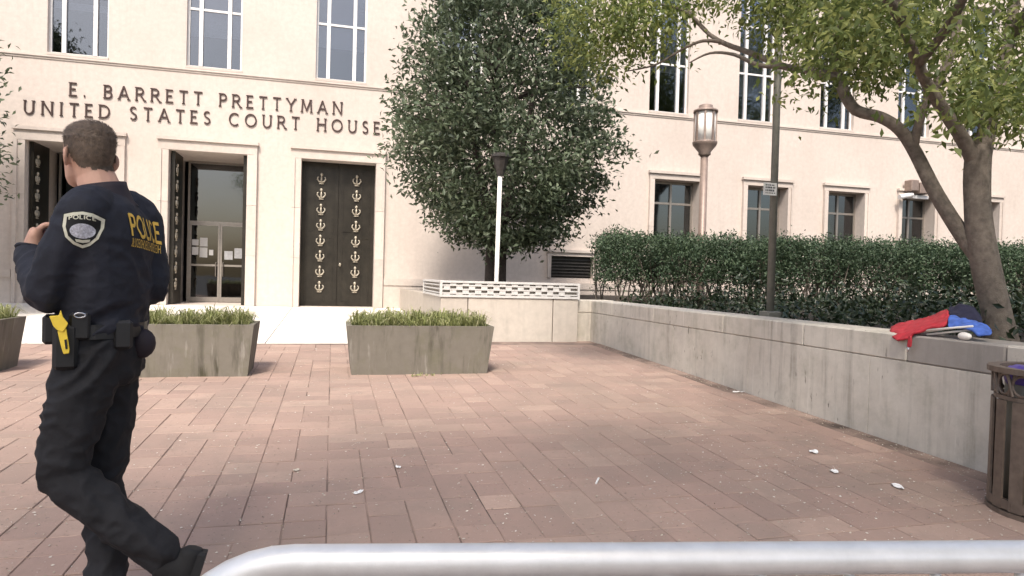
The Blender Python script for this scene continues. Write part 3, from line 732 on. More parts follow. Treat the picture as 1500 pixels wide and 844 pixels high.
addlimb([D(1035,45,d0+1.6), D(1000,15,d0+1.7), D(940,5,d0+1.9), D(880,20,d0+2.0)], [.018,.014,.01,.005], 6)
addlimb([D(1478,60,d0+.3), D(1520,0,d0), D(1600,-60,d0-.5), D(1700,-140,d0-.9)], [.05,.04,.03,.012], 7)
addlimb([D(1322,30,d0-.5), D(1260,-60,d0-1.0), D(1150,-200,d0-1.5), D(1050,-330,d0-1.8)], [.04,.034,.025,.01], 7)
addlimb([D(1345,95,d0-.3), D(1400,20,d0-.8), D(1440,-90,d0-1.4), D(1460,-240,d0-1.9)], [.035,.03,.02,.01], 7)
T.build('trunk', 'bark', st, smooth=True)
low = [(830,60),(850,125),(880,135),(905,105),(940,85),(975,95),(1000,75),(1020,40),(1050,20),(1100,35),(1140,60),(1165,110),(1200,118),(1240,100),(1262,130),(1290,138),(1315,110),(1335,75),(1355,60),(1378,80),(1395,130),(1420,190),(1455,205),(1480,190),(1510,180),(1700,150),(1900,60)]
lx = [a for a, _ in low]; lyv = [b_ for _, b_ in low]
cs = []
while len(cs) < 780:
    px = rng.uniform(830, 1900); ylo = np.interp(px, lx, lyv); py = ylo-12-abs(rng.normal())*130
    if py < -420: continue
    if px < 1010 and py < 0 and rng.uniform() < .5: continue
    dd = d0+np.interp(px, [830, 1000, 1150, 1300, 1500, 1900], [2.1, 1.7, 1.0, .2, .1, -.2])+rng.normal()*(.35 if px < 1150 else .75)
    if dd < 2.6: continue
    p = D(px, py, dd)
    if noise.noise(p*1.1+Vector((3, 1, 7))) < -.22: continue
    cs.append(p)
for px, py, dd in ((1262,118,.4),(1285,125,.3),(1248,100,.5),(1190,142,.6),(1175,150,.65),(1405,160,.1),(1420,175,.1),(1440,190,0),(1455,178,.1),(1472,170,.2),(1390,140,.1),(870,110,2),(890,125,2),(860,90,2),(905,80,1.9),(930,70,1.8)): cs.append(D(px, py-8, d0+dd))
cs = np.array(cs)
pts, off = clumps(cs, 46, .17, .6)
tag(leaves('crown', pts, .068, .42, 'treeleaf', st, updir=-.15, droop=.35, outward=norml(off)*.5), kind='stuff')

# street tree at the kerb behind the camera: its shade falls on the near bricks
kt = empty('kerb_tree', (-1.6, -3.6, -.3), 'leafy street tree at the kerb, outside the view, shading the near bricks', 'tree')
q = limb([(-1.6,-3.6,-.35),(-1.6,-3.6,1.5),(-1.5,-3.5,3.2),(-1.2,-3.0,5.2),(-1.0,-2.6,7.0)], [.2,.17,.15,.1,.03], 'bark', 't', None)
for k in range(12):
    a = 2*math.pi*k/12+.2; q2 = limb([(-1.5,-3.5,3.0+.1*k),(-1.4+1.4*math.cos(a),-3.2+1.2*math.sin(a),4.3+.1*k),(-1.0+3.2*math.cos(a),-2.4+2.4*math.sin(a),5.2+.12*k)], [.07,.05,.015], 'bark', 't', None, 6); n = len(q.v); q.v += q2.v; q.f += [tuple(n+i for i in f) for f in q2.f]
q.build('trunk', 'bark', kt, smooth=True)
p = rng.normal(size=(820,3)); p = norml(p)*(rng.uniform(.3, 1, (820,1))**.5)*np.array([5.4, 3.1, 1.7])+np.array([.2, -2.3, 6.0])
pts, off = clumps(p, 42, .24, .6)
tag(leaves('crown', pts, .11, .45, 'treeleaf', kt, updir=-.1, droop=.3, outward=norml(off)*.5), kind='stuff')

for k, (x, y, sc_) in enumerate(((13, -15, 2.3), (24, -13, 2.5))):
    r_ = empty('tall_street_tree', (x, y, -.35), 'tall leafy tree across the street, outside the view, opposite '+('the hedge', 'the far ground floor windows')[k], 'tree', 'trees across the street'); r_.scale = (sc_*.8, sc_*.8, sc_)
    for c0 in kt.children:
        c = c0.copy(); C.objects.link(c); c.parent = r_; c.matrix_parent_inverse = Matrix.Translation(-kt.location)

# ------------------------------------------------------------------ hedge and undergrowth behind the wall
hd = empty('hedge', (8.5, 10.6, .88), 'long clipped dark green hedge behind the retaining wall below the ground floor windows', 'hedge')
ha, hb = np.array([4.72, 11.6]), np.array([15.0, 8.9]); hv = (hb-ha)/np.linalg.norm(hb-ha); hn = np.array([-hv[1], hv[0]]); HL = np.linalg.norm(hb-ha)
n = 5200; t_ = rng.uniform(0, HL, n); u_ = rng.uniform(-.75, .75, n); z_ = rng.beta(2.2, 1.25, n)
top = np.array([1.17+.10*noise.noise(Vector((a*1.6, 0, 3)))+.06*noise.noise(Vector((a*5, b_*3, 9))) for a, b_ in zip(t_, u_)])
keep = (z_ > .28) | (rng.uniform(size=n) < .25)
bulge = 1+.18*np.array([noise.noise(Vector((a*1.3, 5, b_*2))) for a, b_ in zip(t_, z_)])
cs = np.stack([ha[0]+hv[0]*t_+hn[0]*u_*bulge, ha[1]+hv[1]*t_+hn[1]*u_*bulge, .95+z_*top], 1)[keep]
pts, off = clumps(cs, 24, .075)
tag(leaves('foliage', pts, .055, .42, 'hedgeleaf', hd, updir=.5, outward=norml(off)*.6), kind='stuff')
b = MB()
for k in range(150):
    t = random.uniform(0, HL); u = random.uniform(-.5, .5); x, y = ha+hv*t+hn*u
    for q in range(2):
        b.tube([(x,y,.84),(x+random.uniform(-.12,.12),y+random.uniform(-.1,.1),1.15),(x+random.uniform(-.3,.3),y+random.uniform(-.2,.2),1.75)], [.018,.014,.006], 5)
b.build('stems', 'bark', hd)
n = 900; x_ = rng.uniform(4.75, 13, n); y_ = rng.uniform(3.0, 11, n)
ok = (y_ < 11.6-(x_-4.72)*.262-.3); x_, y_ = x_[ok], y_[ok]
nz = np.array([noise.noise(Vector((a*.9, b_*.9, 2))) for a, b_ in zip(x_, y_)])
hgt = .10+np.clip(.22+.5*nz, 0, .5)*np.clip((x_-4.7)/1.2, .15, 1)
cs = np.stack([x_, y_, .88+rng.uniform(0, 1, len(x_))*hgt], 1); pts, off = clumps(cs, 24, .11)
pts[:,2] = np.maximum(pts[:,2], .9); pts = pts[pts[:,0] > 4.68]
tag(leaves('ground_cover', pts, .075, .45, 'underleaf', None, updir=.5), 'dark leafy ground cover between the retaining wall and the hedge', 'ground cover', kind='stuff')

# ------------------------------------------------------------------ lamps and pole
pb = atZ(1128, 459, .955); pb = Vector((4.70, pb.y*4.70/pb.x, .875))
tp = empty('traffic_pole', pb, 'tall slim grey green metal pole behind the retaining wall carrying a small sign', 'pole')
b = MB(); b.box(pb.x-.085, pb.x+.085, pb.y-.085, pb.y+.085, .87, 1.0); b.build('base_plate', 'pole', tp, bevel=.01)
b = MB(); b.tube([(pb.x,pb.y,.98),(pb.x,pb.y,3.0),(pb.x,pb.y,6.5)], [.042,.039,.033], 12); b.build('shaft', 'pole', tp, smooth=True)
sc = atY(1128, 277, pb.y-.06)
sg = empty('small_sign', (sc.x, sc.y+.012, sc.z), 'small white rectangular notice strapped to the grey green pole', 'sign')
MB().box(sc.x-.083, sc.x+.083, sc.y-.003, sc.y+.003, sc.z-.068, sc.z+.068).build('plate', 'paper', sg, bevel=.001)
b = MB()
for r_, (z, h) in enumerate(((.043,.012),(.016,.018),(-.016,.02),(-.044,.010))):
    x = -.058
    while x < .056:
        wl_ = random.uniform(.008, .022); b.box(sc.x+x, sc.x+min(.062, x+wl_), sc.y-.0046, sc.y-.0031, sc.z+z-h/2, sc.z+z+h/2); x += wl_+random.uniform(.004,.012)
b.build('sign_print', 'ink', sg)
MB().tube([(sc.x-.09,sc.y+.012,sc.z),(sc.x+.09,sc.y+.012,sc.z)], .008, 6).build('strap', 'chrome', sg)

def lathe_part(c, prof, name, mat, parent, seg=20): return MB().lathe(c, prof, seg).build(name, mat, parent, smooth=False)
LY = 12.4; lb = atY(1033, 330, LY); lt = atY(1034, 155, LY); lc = Vector((atY(1033, 190, LY).x, LY, .87))
lp = empty('lantern_lamp_post', lc, 'round bronze lantern with white glass panels on a post behind the hedge', 'lamp post')
zl0 = atY(1033, 212, LY).z; zl1 = atY(1033, 160, LY).z; rl = .235*LY/12.4
MB().lathe((lc.x,lc.y,0), [(.16,.86),(.16,1.0),(.10,1.08),(.085,1.2),(.075,zl0-.25)], 16).build('post', 'lantern', lp, smooth=True)
MB().lathe((lc.x,lc.y,0), [(.07,zl0-.26),(.13,zl0-.2),(.12,zl0-.16),(rl,zl0-.02),(rl+.015,zl0+.03),(rl+.015,zl0+.05)], 20).build('bowl', 'lantern', lp, smooth=True)
MB().lathe((lc.x,lc.y,0), [(rl-.03,zl0+.051),(rl-.03,zl1-.071)], 24).build('glass_drum', 'lampglass', lp, smooth=True)
MB().lathe((lc.x,lc.y,0), [(rl+.012,zl1-.07),(rl+.012,zl1-.03),(rl*.8,zl1+.0),(.14,zl1+.02),(.14,zl1+.07),(.11,zl1+.085)], 20).build('cap', 'lantern', lp, smooth=True)
for k in range(8):
    a = 2*math.pi*(k+.3)/8; cx, cy_ = lc.x+(rl-.012)*math.cos(a), lc.y+(rl-.012)*math.sin(a); tx, ty = -math.sin(a)*.02, math.cos(a)*.02; ox, oy = math.cos(a)*.012, math.sin(a)*.012
    MB().hexa([(cx-tx-ox,cy_-ty-oy,zl0+.051),(cx+tx-ox,cy_+ty-oy,zl0+.051),(cx+tx+ox,cy_+ty+oy,zl0+.051),(cx-tx+ox,cy_-ty+oy,zl0+.051),(cx-tx-ox,cy_-ty-oy,zl1-.071),(cx+tx-ox,cy_+ty-oy,zl1-.071),(cx+tx+ox,cy_+ty+oy,zl1-.071),(cx-tx+ox,cy_-ty+oy,zl1-.071)]).build('rib', 'lantern', lp)

WY = 11.0; wb = atY(727, 416, WY); wt_ = atY(732.5, 256, WY); wq = atY(734, 225, WY)
wp = empty('white_lamp_post', (wb.x, WY, .93), 'slim white lamp post with a dark tapered lamp head in front of the magnolia', 'lamp post')
b = MB(); b.tube([(wb.x-.01,WY,.92),(wb.x,WY,wb.z),wt_], .037, 12); b.build('post', 'whitepole', wp, smooth=True)
b = MB(); k0, k1 = wt_.z-.02, wq.z; cx = wt_.x+.005
def ngon(cx, cy, z, r, n=8, ph=.39): return [(cx+r*math.cos(2*math.pi*j/n+ph), cy+r*math.sin(2*math.pi*j/n+ph), z) for j in range(n)]
b.loft([ngon(cx,WY,k0,.055), ngon(cx,WY,k0+.08,.075), ngon(cx,WY,k0+.1,.085), ngon(cx,WY,k1-.07,.145)]); b.build('lamp_head', 'darkmetal', wp)
MB().loft([ngon(cx,WY,k1-.068,.175), ngon(cx,WY,k1-.035,.175), ngon(cx,WY,k1,.12)]).build('lamp_lid', 'darkmetal', wp)

# camera housing on the wall above a ground floor window
sc0 = atY(1340, 285, FY-.2); scm = empty('security_camera', (sc0.x, FY-.02, sc0.z), 'brown wall camera housings on a white bracket above a ground floor window', 'camera')
MB().box(sc0.x-.30, sc0.x-.02, FY-.38, FY-.08, sc0.z+.08, sc0.z+.42).build('housing', 'lantern', scm, bevel=.02); MB().box(sc0.x+.04, sc0.x+.44, FY-.36, FY-.08, sc0.z+.02, sc0.z+.36).build('housing', 'lantern', scm, bevel=.02)
MB().tube([(sc0.x-.62,FY-.25,sc0.z-.12),(sc0.x-.15,FY-.25,sc0.z-.02)], .075, 10).build('camera_tube', 'white', scm)
MB().box(sc0.x-.1, sc0.x+.5, FY-.22, FY-.002, sc0.z-.12, sc0.z-.02).build('bracket', 'white', scm)

# ------------------------------------------------------------------ litter bin
tc = Vector((3.865, 2.79, gz(2.79)))
tb = empty('litter_bin', tc, 'round bronze litter bin of vertical flat bars with ring ornament, beside the retaining wall', 'litter bin')
RB = .285; z0, z1 = tc.z, tc.z+.80
MB().lathe((tc.x,tc.y,0), [(RB-.045,z0+.03),(RB-.045,z1-.02),(RB-.065,z1-.02),(RB-.065,z0+.05)], 28).build('liner', 'liner', tb, smooth=True)
def ring(c, r, z, hh, th, name, seg=32):
    MB().loft([[(c.x+(r+q)*math.cos(2*math.pi*j/seg), c.y+(r+q)*math.sin(2*math.pi*j/seg), zz) for q, zz in ((-th/2,z-hh/2),(th/2,z-hh/2),(th/2,z+hh/2),(-th/2,z+hh/2))] for j in range(seg)], closed=True).build(name, 'can', tb)
ring(tc, RB+.012, z1-.012, .03, .06, 'rim'); ring(tc, RB-.004, z1-.165, .022, .02, 'band'); ring(tc, RB+.006, z0+.06, .05, .03, 'foot_ring'); ring(tc, RB+.004, z0+.012, .024, .05, 'foot_ring')
nb = 16
for k in range(nb):
    a = 2*math.pi*(k+.15)/nb
    def P(r, t, z): return (tc.x+r*math.cos(a)-t*math.sin(a), tc.y+r*math.sin(a)+t*math.cos(a), z)
    ht = .036; MB().hexa([P(RB+.007,-ht,z0+.03),P(RB+.019,-ht,z0+.03),P(RB+.019,ht,z0+.03),P(RB+.007,ht,z0+.03),P(RB+.005,-ht,z1-.178),P(RB+.015,-ht,z1-.178),P(RB+.015,ht,z1-.178),P(RB+.005,ht,z1-.178)]).build('bar', 'can', tb)
    MB().tube([P(RB-.002, .05*math.cos(q), z1-.09+.055*math.sin(q)) for q in np.linspace(0, 2*math.pi, 15)], .0085, 5).build('ring_ornament', 'can', tb)
    a2 = a; a = a+math.pi/nb
    MB().tube([P(RB-.002,-.018,z1-.15),P(RB,.018,z1-.03)], .008, 5).build('cross_bar', 'can', tb); MB().tube([P(RB+.010,.018,z1-.15),P(RB+.012,-.018,z1-.03)], .008, 5).build('cross_bar', 'can', tb)
b = MB()
for k in range(2):
    pass
rings = []
for i, (r, z) in enumerate(((.245,-.06),(.25,.0),(.22,.03),(.12,.02),(.02,.035))):
    rings.append([(tc.x+(r+.02*noise.noise(Vector((math.cos(j)*3,math.sin(j)*3,i))))*math.cos(2*math.pi*j/26), tc.y+(r)*math.sin(2*math.pi*j/26), z1-.03+z+.025*noise.noise(Vector((j*.7, i*2.1, 4)))) for j in range(26)])
tag(MB().loft(rings).build('plastic_bag', 'purple', smooth=True), 'crumpled purple plastic bag filling the top of the litter bin', 'bag')

# ------------------------------------------------------------------ folded chair on the wall
fc0 = atX(1380, 487, 4.4); Ych = fc0.y
def CP(px, py, X=4.35): return atX(px, py, X)
fch = empty('folded_camp_chair', (4.42, Ych, WT), 'collapsed camp chair with red and blue fabric lying on the wall coping', 'chair')
def sheet(name, rows, mat, th=.012):
    """rows of 3-D points -> thick cloth sheet, smoothed"""
    V = [Vector(p) for r in rows for p in r]; nr, nc = len(rows), len(rows[0])
    me = bpy.data.meshes.new(name); me.from_pydata(V, [], [(i*nc+j, i*nc+j+1, (i+1)*nc+j+1, (i+1)*nc+j) for i in range(nr-1) for j in range(nc-1)])
    o = bpy.data.objects.new(name, me); C.objects.link(o); me.materials.append(M[mat])
    s = o.modifiers.new('sub', 'SUBSURF'); s.levels = s.render_levels = 3
    dg = bpy.context.evaluated_depsgraph_get(); me2 = bpy.data.meshes.new_from_object(o.evaluated_get(dg)); o.modifiers.clear(); o.data = me2
    for v in me2.vertices: v.co += Vector((.010*noise.noise(v.co*16), .006*noise.noise(v.co*20), .012*(1-abs(noise.noise(v.co*13+Vector((5,1,2))))*2.2)-.004))
    so = o.modifiers.new('sol', 'SOLIDIFY'); so.thickness = th
    me2.polygons.foreach_set('use_smooth', [True]*len(me2.polygons)); place(o, fch); return o
# red seat: drapes over the edge of the coping on the far end, rises to a fold at the near end
sheet('red_seat', [
    [CP(1308,478,4.60), CP(1335,473,4.62), CP(1360,468,4.62), CP(1378,461,4.60), CP(1389,455,4.58)],
    [CP(1304,486,4.36), CP(1332,478,4.40), CP(1358,474,4.42), CP(1377,467,4.44), CP(1391,460,4.46)],
    [CP(1306,494,4.20), CP(1330,490,4.22), CP(1352,483,4.26), CP(1373,477,4.32), CP(1391,470,4.36)],
    [CP(1314,502,4.160), CP(1328,500,4.165), CP(1340,489,4.20), CP(1368,481,4.24), CP(1388,480,4.28)]], 'red', .016)
sheet('red_flap', [[CP(1331,494,4.158), CP(1336,491,4.158)], [CP(1331,503,4.155), CP(1338,500,4.155)], [CP(1330,509,4.157), CP(1335,508,4.157)]], 'red')
sheet('blue_seat', [
    [CP(1391,463,4.40), CP(1405,467,4.42), CP(1420,471,4.42), CP(1433,475,4.42), CP(1450,480,4.42)],
    [CP(1390,470,4.32), CP(1404,473,4.32), CP(1418,470,4.33), CP(1436,478,4.34), CP(1454,488,4.36)],
    [CP(1388,481,4.26), CP(1404,483,4.26), CP(1418,484,4.26), CP(1432,492,4.26), CP(1448,495,4.28)]], 'blue')
sheet('dark_back', [
    [CP(1388,452,4.60), CP(1400,448,4.62), CP(1415,447,4.62), CP(1430,456,4.62), CP(1437,470,4.60)],
    [CP(1391,460,4.50), CP(1405,462,4.50), CP(1418,466,4.50), CP(1430,472,4.50), CP(1437,476,4.48)],
    [CP(1392,472,4.44), CP(1405,478,4.44), CP(1418,482,4.44), CP(1428,484,4.44), CP(1436,486,4.42)]], 'navyf')
for a, c in (((1356,484,4.23),(1425,478,4.23)), ((1358,490,4.25),(1428,483,4.30)), ((1345,487,4.24),(1392,481,4.26))):
    MB().tube([CP(*a), CP(*c)], .0075, 8).build('frame_tube', 'whitepole', fch, smooth=True)
q = CP(1413, 494, 4.24); MB().ell((q.x, q.y, WT+.03), .03, .05, .028).build('foot_cap', 'whitepole', fch, smooth=True)
q = CP(1330, 512, 4.16); MB().ell((q.x-.0, q.y, q.z), .008, .012, .02).build('buckle', 'chrome', fch, smooth=True)

# ------------------------------------------------------------------ loose litter
pk = []
def scrap(px, py, L, W_, label, mat='paper', hgt=.02):
    p = gnd(px, py); a = random.uniform(0, math.pi); n = 5; rows = []; b = MB()
    for i in range(n):
        for j in range(n):
            u, v = (i/(n-1)-.5)*L*(1-.5*(j/(n-1)-.5)**2*2), (j/(n-1)-.5)*W_*(1-.8*(i/(n-1)-.5)**2*2)
            b.v.append((p.x+u*math.cos(a)-v*math.sin(a), p.y+u*math.sin(a)+v*math.cos(a), p.z+.006+hgt*abs(noise.noise(Vector((i*.9+px, j*.9, py))))))
    b.f = [(i*n+j, (i+1)*n+j, (i+1)*n+j+1, i*n+j+1) for i in range(n-1) for j in range(n-1)]
    o = b.build('paper_scrap', mat, origin=(p.x, p.y, p.z)); so = o.modifiers.new('s', 'SOLIDIFY'); so.thickness = .002; tag(o, label, 'litter')
scrap(1315, 714, .11, .05, 'largest crumpled white paper scrap on the bricks, near the litter bin', hgt=.03)
scrap(1192, 663, .10, .06, 'torn flat pale paper scrap on the bricks below the folded chair')
scrap(1222, 692, .07, .05, 'small ragged pale paper scrap between two larger scraps')
scrap(1082, 575, .14, .03, 'thin white paper strip at the foot of the retaining wall')
scrap(525, 723, .07, .03, 'small white paper scrap alone in the middle of the bricks')
scrap(583, 686, .04, .035, 'tiny white paper scrap on the bricks out from the hook planter')
scrap(434, 690, .05, .035, 'small tan dry leaf on the bricks near the officer', 'litter')
p = gnd(875, 706); d = Vector((.05, .085, .002)); b = MB(); b.tube([p+Vector((0,0,.007))-d*.5, p+Vector((0,0,.007))+d*.5], .006, 8)
tag(b.build('drinking_straw', 'paper', origin=p), 'short pale stick lying diagonally on the bricks', 'litter')
n = 13000; pts = []
while len(pts) < n:
    x = rng.uniform(-3, 4.15); y = rng.uniform(1.2, 9.8)
    dens = .12+.5*max(0, 1-y/5.0)+.35*max(0, (x-1)/3.2)*max(0, 1-y/9)+.7*(abs(x-4.12) < .1)
    dens *= .5+.9*max(0, noise.noise(Vector((x*1.7, y*1.7, 8)))+.45)
    if rng.uniform() < dens: pts.append((x, y, gz(y)+.006))
pts = np.array(pts)
lit = leaves('fallen_bits', pts, .012, .6, 'litter', None, updir=0, jitter=.85, fold=.15)
v = np.empty(len(lit.data.vertices)*3, np.float32); lit.data.vertices.foreach_get('co', v); v = v.reshape(-1, 3); bz = SLOPE*v[:,1]+.005
v[:,2] = bz+np.clip(v[:,2]-bz, 0, .012)*.6; lit.data.vertices.foreach_set('co', v.ravel()); lit.data.update()
tag(lit, 'scattered pale bits of dry leaf and grit over the bricks', 'debris', kind='stuff')
def weed(px, py, n, s, label):
    p = gnd(px, py); c = np.array([[p.x, p.y, p.z]])+rng.normal(size=(n,3))*np.array([s*1.4, s*.6, s*.5]); c[:,2] = np.maximum(c[:,2], p.z+.015)
    o = leaves('weed', c, .05, .3, 'grass', None, updir=.6); tag(o, label, 'plant')
weed(815, 497, 26, .07, 'small weed at the foot of the vented box'); weed(622, 551, 22, .05, 'small yellowish weed at the foot of the hook planter')

# ------------------------------------------------------------------ crowd barrier in the foreground
ZB = .93
ra = atZ(420, 823, ZB); rb_ = atZ(1500, 815, ZB); dv = (rb_-ra).normalized(); dv.z = 0; dv.normalize()
br = empty('crowd_barrier', (ra.x+dv.x*.9, ra.y+dv.y*.9, gz(ra.y)), 'galvanised steel crowd barrier with a rounded corner standing on the plaza', 'barrier')
rad = .0215; Rc = .17; L = 2.1
A = Vector((ra.x, ra.y, 0)); zbt = .16
def bp(s, z): return Vector((A.x+dv.x*s, A.y+dv.y*s, z))
pth = [bp(-.16, zbt)]+[bp(-.16, z) for z in (.3, .5, ZB-Rc)]+[bp(-.16+Rc-Rc*math.cos(t), ZB-Rc+Rc*math.sin(t)) for t in np.linspace(.15, math.pi/2, 10)]
pth += [bp(s, ZB) for s in np.linspace(.1, L-.1, 8)]
pth += [bp(L-Rc+Rc*math.sin(t), ZB-Rc+Rc*math.cos(t)) for t in np.linspace(.15, math.pi/2, 9)]+[bp(L, z) for z in (.5, zbt)]
MB().tube(pth, rad, 20).build('outer_frame', 'steel', br, smooth=True)
MB().tube([bp(-.16, zbt+.02), bp(L, zbt+.02)], .017, 12).build('bottom_rail', 'steel', br, smooth=True)
for s in np.arange(.0, L-.05, .125): MB().tube([bp(s, zbt+.02), bp(s, ZB-.012 if .02 < s < L-.18 else ZB-.03)], .007, 8).build('bar', 'steel', br, smooth=True)
nv = Vector((-dv.y, dv.x, 0))
for s in (.1, L-.25):
    f1, f2 = bp(s, 0)-nv*.3, bp(s, 0)+nv*.3
    MB().tube([Vector((f1.x,f1.y,gz(f1.y)+.02)), Vector((bp(s,0)-nv*.22).xy.to_3d()+Vector((0,0,.05))), Vector((bp(s,0)).xy.to_3d()+Vector((0,0,zbt+.02))), Vector((bp(s,0)+nv*.22).xy.to_3d()+Vector((0,0,.06))), Vector((f2.x,f2.y,gz(f2.y)+.02))], .017, 10).build('foot', 'steel', br, smooth=True)

exec_person = True
# ------------------------------------------------------------------ the officer
OD = 2.43
def O(px, py, dd=0.0): return atD(px, py, OD+dd)
hf = ray(150, 420); hf.z = 0; hf.normalize(); hz = Vector((0,0,1)); hr = hf.cross(hz)
def frame(a):
    h = -hr*math.cos(R(a))+hf*math.sin(R(a)); return h, hz.cross(h)      # heading, his left
foot = gnd(152, 886)
pr = empty('person', (foot.x, foot.y, gz(foot.y)), 'police officer in dark uniform walking away, seen from behind, holding a phone', 'person')
def remeshed(mb, name, mat, vox, parent, wr=0.0, wsc=(6,6,14), smooth_it=4, wfun=None):
    o = mb.build(name, mat, None)
    r = o.modifiers.new('r', 'REMESH'); r.mode = 'VOXEL'; r.voxel_size = vox
    s = o.modifiers.new('s', 'SMOOTH'); s.iterations = smooth_it; s.factor = .5
    dg = bpy.context.evaluated_depsgraph_get(); me = bpy.data.meshes.new_from_object(o.evaluated_get(dg)); o.modifiers.clear(); o.data = me
    if wr:
        nr = [v.normal.copy() for v in me.vertices]
        for v, n_ in zip(me.vertices, nr):
            p = v.co; q = Vector((p.x*wsc[0], p.y*wsc[1], p.z*wsc[2]))
            a = noise.noise(q+Vector((noise.noise(p*3)*1.5, 0, noise.noise(p*4+Vector((9,9,9)))*2)))
            f = (1-abs(a)*2.2)
            a2 = noise.noise(q*2.3+Vector((4, 7, 1))); f += .45*(1-abs(a2)*2.4)
            v.co += n_*wr*(f-.6)*(wfun(p) if wfun else 1)
    me.polygons.foreach_set('use_smooth', [True]*len(me.polygons)); place(o, parent); return o
def ering(c, h, l, rs, rf, n=22, e=1.0):
    out = []
    for j in range(n):
        t = 2*math.pi*j/n; cs_, sn = math.cos(t), math.sin(t)
        out.append(c+l*rs*math.copysign(abs(cs_)**e, cs_)+h*rf*math.copysign(abs(sn)**e, sn))
    return out
def chain(mb, pts, rads, seg=14):
    # tube with extra points so that joints stay round
    P = [Vector(p) for p in pts]; out = []; rr = []
    for i in range(len(P)-1):
        p0 = P[max(0, i-1)]; p1 = P[i]; p2 = P[i+1]; p3 = P[min(len(P)-1, i+2)]
        for k in range(5):
            t = k/5; out.append(.5*((2*p1)+(-p0+p2)*t+(2*p0-5*p1+4*p2-p3)*t*t+(-p0+3*p1-3*p2+p3)*t**3)); rr.append(rads[i]*(1-t)+rads[i+1]*t)
    out.append(P[-1]); rr.append(rads[-1]); mb.tube(out, rr, seg)
    for p, r in ((P[0], rads[0]), (P[-1], rads[-1])): mb.ell(p, r*.97, r*.97, r*.97)
    return mb
TA = 25; th_, tl_ = frame(TA)
TOR = [(276,149,.070,.062),(285,153,.088,.074),(293,155,.125,.086),(302,157,.168,.100),(318,159,.188,.112),(345,161,.194,.124),(385,159,.188,.130),(425,157,.180,.130),(462,152,.170,.125),(488,150,.172,.126)]
def torso(mb, g=0.0, rows=TOR): mb.loft([ering(O(cx, y), th_, tl_, rs+g, rf+g, e=.92) for y, cx, rs, rf in rows]); return mb
# --- bare body: head, neck, hands and the core inside the clothes
HA = 62; hh, hl = frame(HA); hc = O(131, 226, 0)
body = MB(); s = 1.0
def hring(z, f, rs, rf, n=24): return ering(hc+hz*z+hh*f, hh, hl, rs, rf, n)
body.loft([hring(-.118,.058,.022,.020), hring(-.108,.050,.040,.042), hring(-.085,.030,.056,.070), hring(-.055,.012,.065,.086), hring(-.02,.004,.071,.094), hring(.015,.0,.074,.098), hring(.05,-.002,.074,.098), hring(.072,-.004,.068,.090), hring(.092,-.006,.053,.072), hring(.105,-.008,.034,.048), hring(.111,-.008,.010,.014)])
# nose, brow, ears
nz_ = hc+hh*.098; body.loft([[nz_+hz*z+hh*f+hl*w_ for w_, f in ((-wd,-.02),(wd,-.02),(0,d_))] for z, wd, d_ in ((.018,.008,.002),(-.01,.012,.014),(-.028,.017,.020),(-.036,.013,.004))] and [[nz_+hz*z+hh*(-.02)+hl*(-wd), nz_+hz*z+hh*(-.02)+hl*wd, nz_+hz*z+hh*d_+hl*wd*.4, nz_+hz*z+hh*d_-hl*wd*.4] for z, wd, d_ in ((.018,.009,.002),(-.01,.013,.014),(-.028,.018,.020),(-.036,.014,.004))])
for sgn in (1, -1):
    e = hc+hl*sgn*.078-hh*.004-hz*.018
    back = (-hh*.75+hl*sgn*.65).normalized(); nrm = (hl*sgn*.75+hh*.65).normalized()
    body.ell(e+back*.008, .019, .008, .033, ax=(back, nrm, hz), seg=12, rng_=8)
    body.ell(e+back*.004-hz*.026, .011, .007, .012, ax=(back, nrm, hz), seg=10, rng_=6)
    body.ell(hc+hl*sgn*.032+hh*.082+hz*.012, .02, .014, .009, ax=(hl, hh, hz))
body.ell(hc+hh*.088-hz*.062, .024, .014, .008, ax=(hl, hh, hz)); body.ell(hc+hh*.087-hz*.075, .021, .013, .008, ax=(hl, hh, hz))
chain(body, [hc-hz*.05-hh*.015, O(139,255,.0), O(146,275,.0), O(152,295,0)], [.062,.062,.068,.085])
torso(body, -.03, TOR[2:])
LS, LE, LW = O(124,312,-.15), O(70,428,-.17), O(45,374,-.02)
RS, RE, RW = O(205,324,.13), O(224,420,.13), O(160,440,.28)
chain(body, [LS, LE], [.05,.04]); chain(body, [LE, LW, O(48,356,.0)], [.04,.027,.025]); chain(body, [RS, RE], [.05,.04]); chain(body, [RE, RW], [.04,.026])
HIP = O(146,505)
LH, LK, LA = O(134,528,-.10), O(92,694,-.13), O(234,814,-.06)
RH, RK, RA = O(160,530,.085), O(150,700,.06), O(155,856,.0)
ph, pl = frame(18)
body.loft([ering(O(147,478), th_, tl_, .15, .10), ering(O(146,505), ph, pl, .15, .10), ering(O(146,530), ph, pl, .13, .09)])
chain(body, [LH, LK], [.07,.045]); chain(body, [LK, LA], [.045,.035]); chain(body, [RH, RK], [.07,.045]); chain(body, [RK, RA], [.045,.035])
